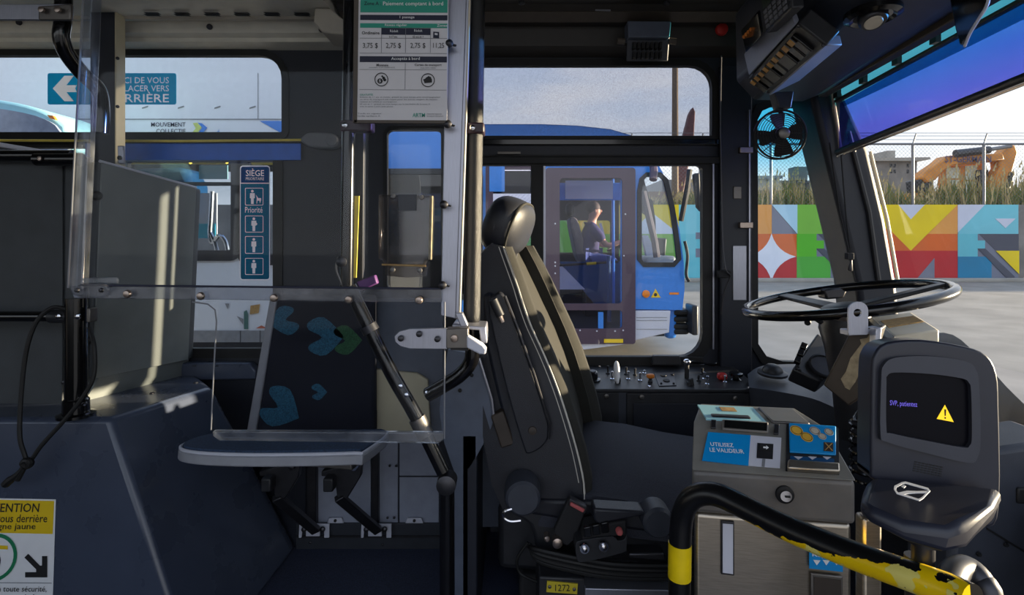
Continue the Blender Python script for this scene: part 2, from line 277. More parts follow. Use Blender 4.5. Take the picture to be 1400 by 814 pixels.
M = dict(
 black=mat('black_plastic', (40, 41, 45), .45, var=.15), blackg=mat('black_gloss', (14, 14, 16), .18, coat=.3), blackm=mat('black_matte', (30, 30, 33), .8),
 blackp=mat('black_powder_coat', (16, 16, 17), .32, bump=.5, bscale=900), rubber=mat('black_rubber', (14, 14, 15), .6),
 char=mat('charcoal_plastic', (56, 60, 70), .5, var=.12, bump=.15, bscale=700), chard=mat('dark_charcoal_trim', (29, 33, 44), .5), slate=mat('slate_blue_fibreglass', (66, 74, 92), .28, var=.1, scale=8, coat=.25),
 lip=mat('grey_console_face', (140, 144, 158), .4, var=.08), slated=mat('slate_panel', (84, 92, 108), .45, var=.1), header=mat('dark_header', (52, 49, 46), .55), browng=mat('brown_grey_trim', (82, 74, 66), .6),
 ceil=mat('warm_grey_ceiling', (226, 220, 204), .6, var=.06), ceild=mat('taupe_channel', (196, 188, 172), .55, var=.08),
 floor=mat('speckled_blue_rubber_floor', (58, 64, 84), .6, var=.45, scale=260, bump=.2), base=mat('floor_skirting', (46, 50, 58), .5),
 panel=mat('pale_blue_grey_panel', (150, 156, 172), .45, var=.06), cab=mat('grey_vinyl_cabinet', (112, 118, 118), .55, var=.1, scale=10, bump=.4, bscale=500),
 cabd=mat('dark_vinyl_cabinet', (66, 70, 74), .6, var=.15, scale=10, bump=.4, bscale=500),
 alu=mat('brushed_aluminium', (176, 178, 190), .42, .9, var=.12, stretch=(40, 40, 1)), steel=mat('stainless_steel', (180, 170, 155), .34, .95, var=.12, scale=12, stretch=(3, 3, 60)),
 steeld=mat('dull_steel', (120, 116, 112), .45, .85), chrome=mat('chrome', (215, 215, 220), .14, 1), bolt=mat('zinc_bolt', (165, 150, 140), .3, .9), gun=mat('gunmetal', (70, 70, 74), .4, .8),
 fabric=mat('black_seat_fabric', (54, 56, 66), .95, var=.3, scale=420, bump=.5, bscale=900), fabric2=mat('olive_grey_seat_fabric', (44, 43, 38), .95, var=.35, scale=420, bump=.6, bscale=900),
 leather=mat('black_leatherette', (34, 36, 44), .42, bump=.3, bscale=600), stitch=mat('white_stitching', (200, 196, 186), .8),
 seatblue=mat('blue_patterned_moquette', (44, 62, 88), .9, var=.5, scale=160), moq=mat('dark_moquette', (22, 25, 40), .95, var=.3, scale=200), teal=mat('teal_arrow_fabric', (40, 92, 118), .9, var=.45, scale=220),
 seatrim=mat('grey_seat_shell', (150, 152, 160), .4, var=.06), beige=mat('beige_sunlit_tone', (200, 190, 160), .5, var=.05),
 white=mat('white_print', (235, 236, 238), .5, var=.02), ink=mat('navy_ink', (28, 32, 56), .6, var=.02), inkb=mat('black_ink', (22, 22, 24), .6, var=.02), grn=mat('teal_green_print', (38, 150, 128), .5, var=.02), greyp=mat('grey_print', (120, 122, 128), .6, var=.02), paper=mat('poster_paper', (214, 212, 216), .55, var=.02),
 cyan=mat('cyan_sticker', (62, 178, 208), .4, var=.02), navy=mat('navy_sticker', (16, 74, 122), .4, var=.02), tealst=mat('teal_sticker', (18, 116, 142), .4, var=.02), yel=mat('yellow_sticker', (232, 196, 20), .45, var=.03), green=mat('green_print', (24, 128, 84), .5, var=.02), skyb=mat('sky_blue_label', (0, 142, 214), .4, var=.03), lav=mat('pale_grey_label', (200, 202, 214), .4, var=.02),
 brass=mat('yellow_number_plate', (204, 184, 48), .45, var=.06), red=mat('red_plastic', (178, 34, 30), .45), pink=mat('faded_red_button', (186, 92, 92), .5), orange=mat('orange_lens', (226, 130, 40), .4), purple=mat('purple_strap', (96, 52, 110), .5),
 amber=mat('amber_switch_lens', (170, 120, 36), .4), gold=mat('gold_coin_print', (226, 176, 60), .5, var=.1), silver=mat('silver_coin_print', (196, 186, 168), .5, var=.1),
 plum=mat('maroon_door_frame', (74, 58, 74), .45, var=.08), busb=mat('bus_blue_paint', (54, 128, 216), .3, coat=.3, var=.05), busw=mat('bus_white_paint', (226, 230, 236), .3, coat=.3, var=.03), busg=mat('bus_grey_strip', (140, 142, 146), .5), busd=mat('bus_dark', (30, 32, 38), .5),
 railyel=mat('yellow_grab_rail', (238, 214, 90), .4), liteblue=mat('pale_cyan_notice', (150, 205, 218), .5, var=.03), blueband=mat('blue_reflection_tone', (30, 110, 225), .35, var=.08),
 asph=mat('asphalt', (138, 134, 128), .9, var=.18, scale=1.3, bump=.3, bscale=90), conc=mat('concrete', (158, 154, 146), .85, var=.15, scale=1.5), concd=mat('weathered_concrete', (128, 124, 120), .85, var=.25, scale=1.2),
 soil=mat('dry_soil', (120, 108, 84), .95, var=.3, scale=1), wood=mat('timber_pole', (120, 104, 88), .9, var=.25, stretch=(8, 8, .6)), rust=mat('rusty_maroon_steel', (104, 66, 66), .7, var=.3, scale=3),
 exc=mat('excavator_orange', (206, 134, 48), .55, var=.18, scale=1.5), galv=mat('galvanised_pipe', (128, 128, 130), .5, .6), brickb=mat('brown_cladding', (138, 110, 90), .8, var=.2, scale=1),
 skin=mat('skin', (196, 148, 122), .55, var=.05), hair=mat('dark_hair', (52, 38, 34), .7), shirt=mat('navy_shirt', (40, 42, 92), .85), jeans=mat('blue_trousers', (48, 72, 140), .85), seatg=mat('grey_seat_fabric', (110, 104, 104), .9, var=.2),
 tan=mat('tan_cork_strip', (176, 140, 84), .8, var=.3, scale=90), trayw=mat('cream_metal_tray', (204, 194, 172), .4, var=.06), brownp=mat('dark_brown_plate', (58, 50, 44), .5, var=.15), peel=mat('torn_paper_residue', (152, 138, 112), .9, var=.35, scale=60),
 vbody=mat('blue_black_plastic', (40, 42, 54), .36, var=.08), vface=mat('bezel_grey_plastic', (58, 60, 70), .42, var=.08), screen=mat('dark_screen', (8, 8, 18), .35, var=.05, spec=.12), scrtxt=mat('screen_text', (96, 82, 190), .5, emit=.6, var=.01), scrtri=mat('screen_triangle', (236, 190, 30), .5, emit=.8, var=.01),
 fbox=mat('grey_moulded_plastic', (112, 108, 104), .4, var=.15, scale=20), fboxd=mat('farebox_bezel', (124, 122, 116), .4, var=.12), lcd=mat('dark_lcd', (22, 24, 24), .15),
 vcyan=vinyl('cyan_vinyl', (70, 196, 226)), vwhite=vinyl('white_vinyl', (250, 250, 250)), vnavy=vinyl('navy_vinyl', (18, 92, 150)), vteal=vinyl('teal_vinyl', (20, 136, 166)),
 glass=glassy('window_glass', (.95, .965, .97, 1), .018), gclear=glassy('outer_bus_glass', (.80, .84, .88, 1), .06), gpurple=glassy('tinted_door_glass', (.82, .80, .87, 1), .012, haze=.004, hazecol=(.5, .45, .6, 1)),
 gmid=glassy('grey_bus_glass', (.66, .70, .74, 1), .03),
 gdark=glassy('dark_bus_glass', (.16, .17, .22, 1), .05),
 wsg=glassy('windshield_glass', (.96, .97, .96, 1), .03, haze=.03, hscale=14), frit=glassy('teal_frit_band', (.05, .27, .35, 1), .03), cyang=glassy('cyan_tint_band', (.22, .66, .80, 1), .04),
 acr=glassy('clear_acrylic', (.955, .965, .98, 1), .007, .02, haze=.002, hazecol=(.75, .8, .9, 1)), acre=glassy('acrylic_edge', (.72, .75, .8, 1), .08, .12, haze=.07, hazecol=(.75, .78, .84, 1), hscale=20), acrb=glassy('acrylic_strip', (.66, .68, .72, 1), .05, .1, haze=.11, hazecol=(.7, .7, .74, 1), hscale=30), smoke=glassy('smoked_acrylic', (.5, .48, .48, 1), .06, .06, haze=.03, hazecol=(.7, .68, .66, 1)),
 blind=glassy('mesh_blind', (.70, .70, .73, 1), .0, .6, haze=.08, hazecol=(.5, .5, .54, 1), hscale=200), shade=glassy('blue_sunshade_film', (.27, .32, .70, 1), .02, .1, haze=.05, hazecol=(.35, .3, .8, 1), hscale=3),
)
# graded films: sunshade azure at the head and violet at the hem; quarter-window tint fades out downwards
_t = M['cyang'].node_tree; _c = _t.nodes.new('ShaderNodeTexCoord'); _s = _t.nodes.new('ShaderNodeSeparateXYZ'); _r = _t.nodes.new('ShaderNodeValToRGB')
_t.links.new(_c.outputs['Generated'], _s.inputs[0]); _t.links.new(_s.outputs['Z'], _r.inputs[0])
_r.color_ramp.elements[0].position = 0; _r.color_ramp.elements[0].color = (.97, .985, .99, 1); _r.color_ramp.elements[1].position = .6; _r.color_ramp.elements[1].color = (.24, .68, .82, 1)
for _n in _t.nodes:
    if _n.type == 'BSDF_TRANSPARENT': _t.links.new(_r.outputs[0], _n.inputs[0])
_t = M['shade'].node_tree; _c = _t.nodes.new('ShaderNodeTexCoord'); _s = _t.nodes.new('ShaderNodeSeparateXYZ'); _r = _t.nodes.new('ShaderNodeValToRGB')   # graded film
_t.links.new(_c.outputs['Generated'], _s.inputs[0]); _t.links.new(_s.outputs['Z'], _r.inputs[0])
_r.color_ramp.elements[0].position = .2; _r.color_ramp.elements[0].color = (.31, .33, .74, 1); _r.color_ramp.elements[1].position = .9; _r.color_ramp.elements[1].color = (.13, .40, .72, 1)
for _n in _t.nodes:
    if _n.type == 'BSDF_TRANSPARENT': _t.links.new(_r.outputs[0], _n.inputs[0])
# ================================================================ SETTING: bus shell
YW = 2.15                                        # inner face of the left side wall
LW = FY(YW)
MB().box(-4.2, 1.75, -.5, 2.2, -.06, 0).build('floor', M['floor'], kind='structure', ang=0)
MB().box(-.13, 1.55, 1.22, 2.14, 0, .2).build('platform', M['floor'], kind='structure', bev=.006)
MB().box(-4.2, 1.75, -.5, 2.2, 2.42, 2.47).build('ceiling', M['header'], kind='structure', ang=0)
MB().box(-4.25, -4.2, -.5, 2.2, 0, 2.42).build('wall_back', M['chard'], kind='structure', ang=0)
# window openings of the left wall (pixels on the wall plane)
def wpx(pts, Y=YW): return [pa(x, y, Y) for x, y in pts]
H_UL = rpx(-600, 74, 389, 184, [4, 4, 34, 4], YW)
H_LL = rpx(-600, 200, 377, 479, [10, 6, 4, 10], YW)
H_W6 = rpx(527, 176, 606, 398, 10, YW)
H_UD = rpx(622, 88, 975, 189, [4, 4, 32, 4], YW)
H_LD = rpx(622, 224, 962, 490, [10, 34, 10, 10], YW)
H_Q = wpx([(1033, 165), (1040, 151), (1056, 144), (1098, 146), (1110, 152), (1119, 168), (1150, 290), (1172, 385), (1170, 430), (1152, 478), (1138, 492), (1120, 497), (1068, 495), (1046, 488), (1034, 470)])
outer = wpx([(-700, 748), (1225, 748), (1225, 430), (1180, 330), (1130, 150), (1090, -60), (-700, -60)])
plate('wall_left', M['chard'], LW, outer, [H_UL, H_LL, H_UD, H_LD, H_Q, H_W6], -.03, 0, kind='structure')
def grow(loop, d):
    n = len(loop); cx = sum(p[0] for p in loop) / n; cy = sum(p[1] for p in loop) / n; out = []
    for i in range(n):
        a, b, c = loop[i - 1], loop[i], loop[(i + 1) % n]
        t = Vector((c[0] - a[0], c[1] - a[1])).normalized(); nn = Vector((t.y, -t.x))
        if nn.dot(Vector((b[0] - cx, b[1] - cy))) < 0: nn = -nn
        out.append((b[0] + nn.x * d, b[1] + nn.y * d))
    return out
def window(n, loop, fw=.03, glass='glass', inset=.008):
    o = thing('window_%d' % n, None, None, (loop[0][0], YW, loop[0][1]), kind='structure')
    plate('window_frame', M['rubber'], LW, grow(loop, fw), [grow(loop, -inset)], -.02, .010, o)
    MB().fprism(LW, grow(loop, .004), -.027, -.023).build('pane', M[glass], o, ang=0)
    return o
window(1, H_UL, .02); window(2, H_LL, .03); window(3, H_UD, .02)
window(6, H_W6, .008); w4 = window(4, H_LD, .035); window(5, H_Q, .03, 'glass', .004)
# sliding frame, mullion, latch of the driver's window
mb = MB(); mb.slab(rect(726, 215, 746, 496), YW - .008, .02); mb.build('mullion', M['rubber'], w4, bev=.003)
MB().slab(rect(743, 227, 746, 488), YW - .010, .006).build('mullion_edge', M['alu'], w4)
MB().slab(rect(974.5, 218, 976.5, 478), YW - .018, .01).build('frame_edge', M['alu'], w4)
MB().slab([(894, 487), (930, 487), (932, 500), (892, 500)], YW - .05, .03).build('latch', M['black'], w4, bev=.004)
MB().slab(rect(618, 488, 962, 502), YW - .02, .03).build('sill', M['rubber'], w4, bev=.004)
MB().slab(rect(618, 190, 985, 198), YW - .02, .02).build('rail', M['blackg'], w4, bev=.003)
MB().slab(rect(680, 207, 712, 211), YW - .03, .01).build('frame_plate', M['steeld'], w4, bev=.002)
MB().slab(rect(618, 214, 985, 224), YW - .02, .02).build('rail', M['rubber'], w4, bev=.003)
# roller blind in the upper driver's window
r = thing('roller_blind', 'grey see-through mesh blind pulled down over the upper driver window', 'blind', P(745, 192, 2.165))
MB().slab(rect(618, 84, 982, 191), 2.165, .002).build('mesh_cloth', M['blind'], r, ang=0)
MB().slab(rect(618, 186, 982, 191), 2.16, .004).build('bottom_bar', M['black'], r)
# cyan tinted film at the head of the quarter window
q = thing('tint_film', 'cyan sun tint film across the top of the narrow quarter window', 'window film', P(1075, 240, 2.168))
MB().fprism(FY(2.168), [pa(x, y, 2.168) for x, y in [(1033, 165), (1040, 151), (1056, 144), (1098, 146), (1110, 152), (1119, 168), (1143, 260), (1033, 260)]], -.002, 0).build('film', M['cyang'], q, ang=0)
# side structure of the wall below the windows
b = MB(); b.slab(rect(404, 716, 604, 752), YW - .012, .012); b.build('baseboard_left', M['base'], kind='structure', bev=.003)
MB().slab(rect(404, 733, 604, 736), YW - .016, .006).build('baseboard_bead', M['gun'], bpy.data.objects['baseboard_left'])
wl = bpy.data.objects['wall_left']
for x0, x1, y0, y1 in ((404, 418, 560, 718), (433, 507, 606, 716), (517, 544, 606, 718), (546, 600, 606, 651), (546, 600, 653, 718)):
    MB().slab(rect(x0, y0, x1, y1), YW - .004, .012).build('wall_panel', M['panel'] if x0 > 420 else M['chard'], wl, bev=.002)
for x0, x1 in ((419, 432), (507, 517)):
    MB().slab(rect(x0, 560, x1, 720), YW - .03, .03).build('seat_post', M['gun'], wl, bev=.004)
for x0, x1 in ((447, 470), (554, 579)):
    MB().slab([(x0, 716), (x0 + 3, 709), (x1 - 3, 709), (x1, 716)], YW - .018, .006).build('clip', M['lav'], wl, bev=.002)
    MB().lathe(P((x0 + x1) / 2, 712, YW - .018), (0, -1, 0), [(.006, 0), (.006, .004), (.002, .005)], 10).build('screw', M['inkb'], wl)
for x, y in ((533, 637), (542, 637), (530, 708), (539, 708), (424, 742), (523, 745)):
    MB().lathe(P(x, y, YW - .016), (0, -1, 0), [(.005, 0), (.005, .003), (.002, .005)], 10).build('rivet', M['gun'], wl)
MB().slab(rect(512, 408, 606, 604), YW - .006, .01).build('wall_panel', M['slated'], wl, bev=.002)
# trims: coving over the left windows, dark coving over the driver's windows
def extr(name, m, prof, x0, x1, parent=None, **k):
    return MB().prism([(x0, y, z) for y, z in prof], (x1 - x0, 0, 0)).build(name, m, parent, **k)
PROF = [(1.62, 2.075), (2.045, 2.105), (2.05, 2.062), (2.075, 2.052), (2.075, 2.036), (2.15, 2.03), (2.15, 2.41), (1.62, 2.41)]
t1 = extr('trim_1', M['ceil'], PROF, -4.2, -.66, kind='structure', ang=20)
for x in (207, 248, 289, 330, 371, 412):
    for k in range(2):
        MB().slab([(x - 11, 16.5 + k * 2.4), (x + 9, 17 + k * 2.4), (x + 11, 18.3 + k * 2.4), (x - 9, 17.8 + k * 2.4)], 1.93 + k * .01, .012).build('vent_slot', M['inkb'], t1, ang=0)
for x, y in ((287, 37), (27, 31), (173, 19), (440, 41)):
    MB().lathe(P(x, y, 2.046), (0, -1, 0), [(.011, 0), (.011, .006), (.006, .011), (.001, .012)], 12).build('bolt', M['gun'], t1)
MB().slab([(430, 10), (452, 11), (478, 34), (478, 48), (440, 44), (428, 30)], 1.9, .14).build('end_block', M['ceild'], t1, bev=.006)
MB().prism([(-4.2, 1.99, 2.122), (-4.2, 2.02, 2.118), (-4.2, 2.02, 2.095), (-4.2, 1.99, 2.09)], (3.5, 0, 0)).build('light_seam', M['ceild'], t1)
t2 = extr('trim_2', M['header'], [(1.62, 2.12), (1.93, 2.12), (1.955, 2.10), (2.06, 2.09), (2.075, 2.02), (2.15, 2.0), (2.15, 2.41), (1.62, 2.41)], -.645, 1.2, kind='structure', ang=20)
MB().prism([(-.64, 1.955, 2.108), (-.64, 1.945, 2.098), (-.64, 2.0, 2.082), (-.64, 2.01, 2.094)], (1.82, 0, 0)).build('seam', M['browng'], t2)
for x, y in ((713, 2), (911, 3), (823, 14)):
    if y < 10: MB().lathe(P(x, y, 1.86), (0, 0, -1), [(.012, 0), (.012, .008), (.004, .012)], 12).build('bolt', M['black'], t2)
    else: MB().slab([(814, 12.5), (835, 13), (835, 15), (814, 14.5)], 1.9, .004).build('label_strip', M['greyp'], t2)
MB().lathe(P(986, 41, 2.05), (0, -1, 0), [(.024, 0), (.022, .014), (.008, .018)], 16).build('red_lamp', M['red'], t2)
# post between quarter window and driver's window
t3 = MB().slab(rect(985, 88, 1029, 520), YW - .03, .03).build('trim_3', M['chard'], kind='structure', bev=.006)
MB().slab(rect(1002, 336, 1021, 411), YW - .034, .004).build('data_plate', M['alu'], t3, bev=.002)
MB().slab(rect(1003, 255, 1014, 272), YW - .034, .006).build('latch_plate', M['steeld'], t3, bev=.002)
for y in (205, 308):
    MB().slab(rect(1012, y - 4, 1030, y + 4), YW - .05, .02).build('catch', M['bolt'], t3, bev=.002)
MB().slab(rect(1024, 150, 1026, 415), YW - .04, .012).build('edge_bead', M['alu'], t3)
# cable hanging on the post
c = thing('wire', 'thin black wire hanging down the post beside the sliding window', 'wire', P(992, 400, 2.1))
MB().tube(spl([P(986, 76, 2.09), P(985, 150, 2.1), P(986, 235, 2.11), P(988, 330, 2.1), P(992, 368, 2.08), P(998, 378, 2.09), P(990, 400, 2.1), P(986, 430, 2.11)], 5), .0035, 8).build('conductor', M['gun'], c)
MB().slab(rect(982, 370, 1000, 380), 2.09, .02).build('connector', M['blackm'], c, bev=.003)
# A-pillar
ap = [(1108, 118), (1150, 118), (1189, 205), (1212, 300), (1228, 392), (1232, 440), (1178, 440), (1172, 385), (1148, 285), (1119, 168)]
t4 = MB().slab(ap, 1.98, .16).build('trim_4', M['chard'], kind='structure', bev=.02, seg=3)
MB().tube([P(x, y, 1.975) for x, y in [(1190, 207), (1213, 300), (1229, 392)]], .006, 8).build('sunlit_edge', M['trayw'], t4)  # cream line paints the sunlit right edge of the pillar
MB().tube([P(x, y, 1.975) for x, y in [(1160, 180), (1188, 290), (1202, 390)]], .009, 8).build('ridge', M['black'], t4)
MB().tube([P(x, y, 1.97) for x, y in [(1138, 128), (1144, 165), (1150, 212)]], .006, 8).build('guide_rod', M['bolt'], t4)
k = thing('pull_cord_weight', 'black pull cords with a clip and cone weight beside the windshield pillar', 'cord', P(1164, 390, 1.9))
MB().tube([P(1150, 212, 1.93), P(1157, 300, 1.9), P(1163, 348, 1.9)], .0028, 6).build('cord', M['blackm'], k)
MB().tube([P(1134, 195, 1.93), P(1148, 290, 1.9), P(1162, 348, 1.9), P(1171, 392, 1.9)], .0028, 6).build('cord', M['blackm'], k)
MB().slab(rect(1159, 346, 1168, 355), 1.895, .02).build('clip', M['blackm'], k, bev=.002)
MB().lathe(P(1164, 356, 1.9), (-.15, 0, -1), [(.003, 0), (.009, .036), (.007, .04)], 12).build('cone', M['gun'], k)
# windshield: glass, header, sunshade
ws = thing('windshield', None, None, (1.35, .8, .9), kind='structure')
rows = []
for i in range(9):
    z = .85 + (2.15 - .85) * i / 8; x0 = 1.47 - (z - .85) * .24
    rows.append([Vector((x0 + .13 * (1 - ((y - .75) / 1.35) ** 2), y, z)) for y in [-.5 + 2.5 * j / 12 for j in range(13)]])
MB().loft(rows, closed=False, cap=False).build('pane', M['wsg'], ws, recalc=False)
MB().loft([[Vector((1.464 - (z - .85) * .24 + .13 * (1 - ((y - .75) / 1.35) ** 2), y, z - (.08 * max(0, (y - 1.3) / .7) if z < 1.9 else 0))) for y in [-.5 + 2.5 * j / 12 for j in range(13)]] for z in (1.835, 1.95, 2.05, 2.15)], closed=False, cap=False).build('tint_band', M['frit'], ws, recalc=False)
t5 = thing('trim_5', None, None, (1.2, .8, 1.9), kind='structure')
def beam(name, m, a, b, t, w=.06, par=t5, **k):        # box beam along two pixel-depth points
    A, B = P(*a), P(*b); d = (B - A).normalized(); e = B + d * .75
    mb = MB(); mb.hexa([A, A + Vector((w, 0, 0)), e + Vector((w, 0, 0)), e, A + Vector((0, 0, t)), A + Vector((w, 0, t)), e + Vector((w, 0, t)), e + Vector((0, 0, t))])
    return mb.build(name, m, par, **k)
beam('header_beam', M['browng'], (1118, 133, 1.95), (1300, 29, 1.35), .05, .035, bev=.004)
beam('header_panel', M['char'], (1092, 112, 1.95), (1268, 8, 1.35), .012, .075, bev=.003)
beam('shade_roller', M['black'], (1140, 141, 1.95), (1394, 3, 1.25), .012, .02, bev=.004)
for a, b in ((0, .02), (.2, .215), (.42, .44), (.63, .65)):
    A = P(1140, 141, 1.95).lerp(P(1394, 3, 1.25), a); MB().box(A.x + .005, A.x + .02, A.y - .012, A.y + .012, A.z + .02, A.z + .09).build('roller_bracket', M['black'], t5)
ss = thing('sun_shade', 'translucent blue roller sunshade with a black bottom bar across the windshield', 'sunshade', P(1148, 210, 1.95))
A0, A1, B0, B1 = P(1147, 206, 1.95), P(1148, 141, 1.95), P(1400, 104, 1.25), P(1400, 1, 1.25)
dd = (B0 - A0) * .8
MB().prism([A0, A1, B1 + dd, B0 + dd], (.003, 0, 0)).build('film', M['shade'], ss, ang=0)
MB().tube([A0 + Vector((0, .01, -.004)), B0 + dd + Vector((0, 0, -.004))], .011, 12).build('bottom_bar', M['black'], ss)
MB().tube([A0 + Vector((0, .01, -.02)), B0 + dd + Vector((0, 0, -.02))], .004, 8).build('bar_edge', M['bolt'], ss)
# right side of the bus behind the viewer: open doorway in front, windows further back
RW = FY(-.5)
hs = [rr(-4.0, .8, -2.3, 2.15, .06), rr(-2.2, .8, -.75, 2.15, .06), rr(-.6, .02, 1.4, 2.25, .04)]  # openings enlarged to let more daylight into the cab
wr = plate('wall_right', M['chard'], RW, [(-4.2, 0), (1.6, 0), (1.6, 2.42), (-4.2, 2.42)], hs, 0, .05, kind='structure')
for h in hs[:2]: MB().fprism(RW, h, -.004, 0).build('pane', M['glass'], wr, ang=0)
MB().box(1.28, 1.5, -.5, 2.0, .0, .62).build('wall_front', M['chard'], kind='structure', bev=.01)
MB().box(1.15, 1.6, -.5, 2.1, 2.12, 2.42).build('trim_6', M['header'], kind='structure', bev=.01)

# ================================================================ OUTSIDE
G = -.36
MB().box(-60, 90, -60, 21.3, G - .2, G).build('ground', M['asph'], kind='structure', ang=0)
MB().box(-20, 70, 20.7, 21.25, G, G + .13).build('kerb_strip', M['conc'], kind='structure', bev=.02)
YM = 21.3; zt = P(0, 280, YM).z
wm = MB().box(-14, 62, YM, YM + .4, G, zt).build('wall_mural', M['concd'], kind='structure', ang=0)
MB().box(-14, 62, YM + .4, 110, G, zt - .05).build('terrace', M['soil'], kind='structure', ang=0)
mc = {k: mat('mural_' + k, v, .75, var=.07, scale=.8) for k, v in dict(lime=(126, 190, 70), green=(92, 186, 46), green2=(84, 172, 66), grey=(120, 124, 140), dgrey=(82, 84, 96), yellow=(232, 204, 32), white=(226, 232, 244), lav=(206, 210, 226), orange=(216, 104, 46), lorange=(226, 158, 82), red=(188, 46, 50), lblue=(176, 214, 232), teal=(106, 192, 206), teal2=(122, 200, 214), blue=(44, 128, 168)).items()}
def paint(pts, k, dx=0, lvl=0): pflat('painted_shape', [(x + dx, y) for x, y in pts], YM, mc[k], wm, off=.012 + lvl * .012, t=.01)
def glyph(d, top, mid, bot):
    paint(rect(1090, 280, 1172, 320), top, d); paint(rect(1090, 320, 1172, 385), 'grey', d)
    paint(rect(1089, 320, 1116, 351), mid, d, 1); paint(rect(1116, 329, 1126, 340), mid, d, 1); paint(rect(1089, 351, 1135, 385), bot, d, 1)
    paint([(1118, 320), (1172, 320), (1172, 343), (1141, 343)], 'dgrey', d, 1); paint([(1116, 340), (1126, 340), (1166, 378), (1166, 385), (1160, 385)], 'dgrey', d, 2)
    paint([(1140, 343), (1172, 343), (1172, 375)], 'yellow', d, 3)
def vee(d):
    paint([(1172, 280), (1228, 280), (1245, 300), (1264, 280), (1309, 280), (1245, 343), (1215, 313), (1172, 313)], 'yellow', d)
    paint([(1228, 280), (1264, 280), (1245, 300)], 'lav', d); paint([(1309, 280), (1309, 320), (1268, 320)], 'lorange', d)
    paint([(1172, 313), (1215, 313), (1245, 343), (1268, 320), (1309, 320), (1309, 343), (1172, 343)], 'orange', d)
    paint(rect(1172, 343, 1309, 385), 'red', d); paint([(1250, 385), (1277, 353), (1277, 385)], 'grey', d, 1)
def star(d):
    paint(rect(1018, 280, 1055, 320), 'lorange', d); paint([(1055, 281), (1055, 320), (1089, 320)], 'grey', d); paint([(1055, 280), (1090, 280), (1090, 320)], 'lblue', d)
    paint(rect(1018, 320, 1089, 351), 'orange', d); paint(rect(1018, 351, 1089, 385), 'red', d)
    s = []; tips = [(1054.5, 319.5), (1088, 351), (1054.5, 385), (1021, 351)]
    for i in range(4):
        a, b = tips[i], tips[(i + 1) % 4]
        for t in range(6):
            u = t / 6; c = (1054.5 + (a[0] + b[0] - 2 * 1054.5) * .2, 351 + (a[1] + b[1] - 702) * .2)
            s.append(((1 - u) ** 2 * a[0] + 2 * u * (1 - u) * c[0] + u * u * b[0], (1 - u) ** 2 * a[1] + 2 * u * (1 - u) * c[1] + u * u * b[1]))
    paint(s, 'white', d, 1)
star(0); glyph(0, 'lime', 'green', 'green2'); paint([(1143, 280), (1166, 280), (1166, 302)], 'lav', 0, 1)
vee(0); D = 226
paint([(1309, 280), (1346, 280), (1309, 318)], 'lav', 0, 1); glyph(D - 6, 'teal2', 'teal', 'blue'); paint([(1360, 299), (1388, 299), (1374, 312)], 'lav', 0, 1)
vee(310); paint(rect(928, 280, 1018, 320), 'teal2'); paint(rect(928, 320, 1018, 385), 'teal'); paint(rect(951, 318, 958, 327), 'grey', 0, 1); paint(rect(951, 340, 958, 352), 'grey', 0, 1)
paint(rect(790, 280, 928, 320), 'yellow'); paint([(862, 320), (890, 290), (928, 320)], 'white', 0, 1); paint(rect(790, 320, 928, 385), 'lime'); paint(rect(700, 280, 790, 385), 'green')
paint(rect(520, 280, 700, 385), 'teal2'); paint(rect(1619, 280, 1800, 385), 'lime')
# chain link fence on the wall: posts, rails, wires (wire weave joined as one part)
fn = thing('chain_link_fence', 'tall chain link fence with barbed wire standing on the mural wall', 'fence', (10, 21.6, zt))
YF = 21.6
for x in (860, 957, 1054, 1151, 1248, 1345, 1442, 1539):
    a, b = P(x, 281, YF), P(x, 197, YF); MB().cyl(Vector((a.x, YF, zt - .02)), b, .055, n=10).build('post', M['galv'], fn)
    MB().cyl(b, b + Vector((.12, -.02, .42)), .03, n=8).build('barb_arm', M['galv'], fn)
MB().cyl(P(760, 197, YF), P(1640, 197, YF), .045, n=8).build('top_rail', M['galv'], fn)
for y in (182, 186, 191): MB().cyl(P(760, y, YF), P(1640, y, YF), .012, n=5).build('barbed_wire', M['galv'], fn)
mb = MB(); a = P(760, 197, YF); b = P(1640, 281, YF); h = a.z - b.z; st = .16; x = a.x - h
while x < b.x:
    for sgn in (1, -1):
        x0, x1 = (x, x + h) if sgn > 0 else (x + h, x); z0, z1 = b.z, a.z
        mb.add([(x0 - .006, YF, z0), (x0 + .006, YF, z0), (x1 + .006, YF, z1), (x1 - .006, YF, z1)], [(0, 1, 2, 3)])
    x += st
mb.build('wire_weave', M['galv'], fn, kind='stuff', ang=0, recalc=False)
# dry reeds behind the fence
grass_m = [mat('reed_' + n, c, .9, var=.3, scale=2) for n, c in (('olive', (128, 124, 62)), ('straw', (190, 170, 118)), ('green', (92, 108, 50)))]
mb = MB(); nf = []
for gi, gm in enumerate(grass_m):
    n = (2600, 1500, 2200)[gi]
    for i in range(n):
        X = random.uniform(2, 32); Y = random.uniform(21.9, 24.5); xx = X * F / Y + CX
        tall = (1.0 + .35 * math.sin(X * 1.7) + .25 * math.sin(X * .6 + 1)) * (1.0 if xx > 1185 else .75)
        hgt = tall * random.uniform(.55, 1.25) * (1.15 if gi == 1 else .95); lean = random.gauss(0, .16); wd = random.uniform(.012, .035)
        z = zt - .1; yj = random.gauss(0, .1)
        mb.add([(X - wd, Y, z), (X + wd, Y, z), (X + lean * .5 + wd * .9, Y + yj * .5, z + hgt * .6), (X + lean * .5 - wd * .9, Y + yj * .5, z + hgt * .6), (X + lean * 1.3, Y + yj, z + hgt)], [(0, 1, 2, 3), (3, 2, 4)])
        if gi == 1 and i % 2: mb.add([(X + lean * 1.3 - .05, Y, z + hgt), (X + lean * 1.3 + .05, Y, z + hgt), (X + lean * 1.45 + .02, Y, z + hgt + .22)], [(0, 1, 2)])
    nf.append(len(mb.f))
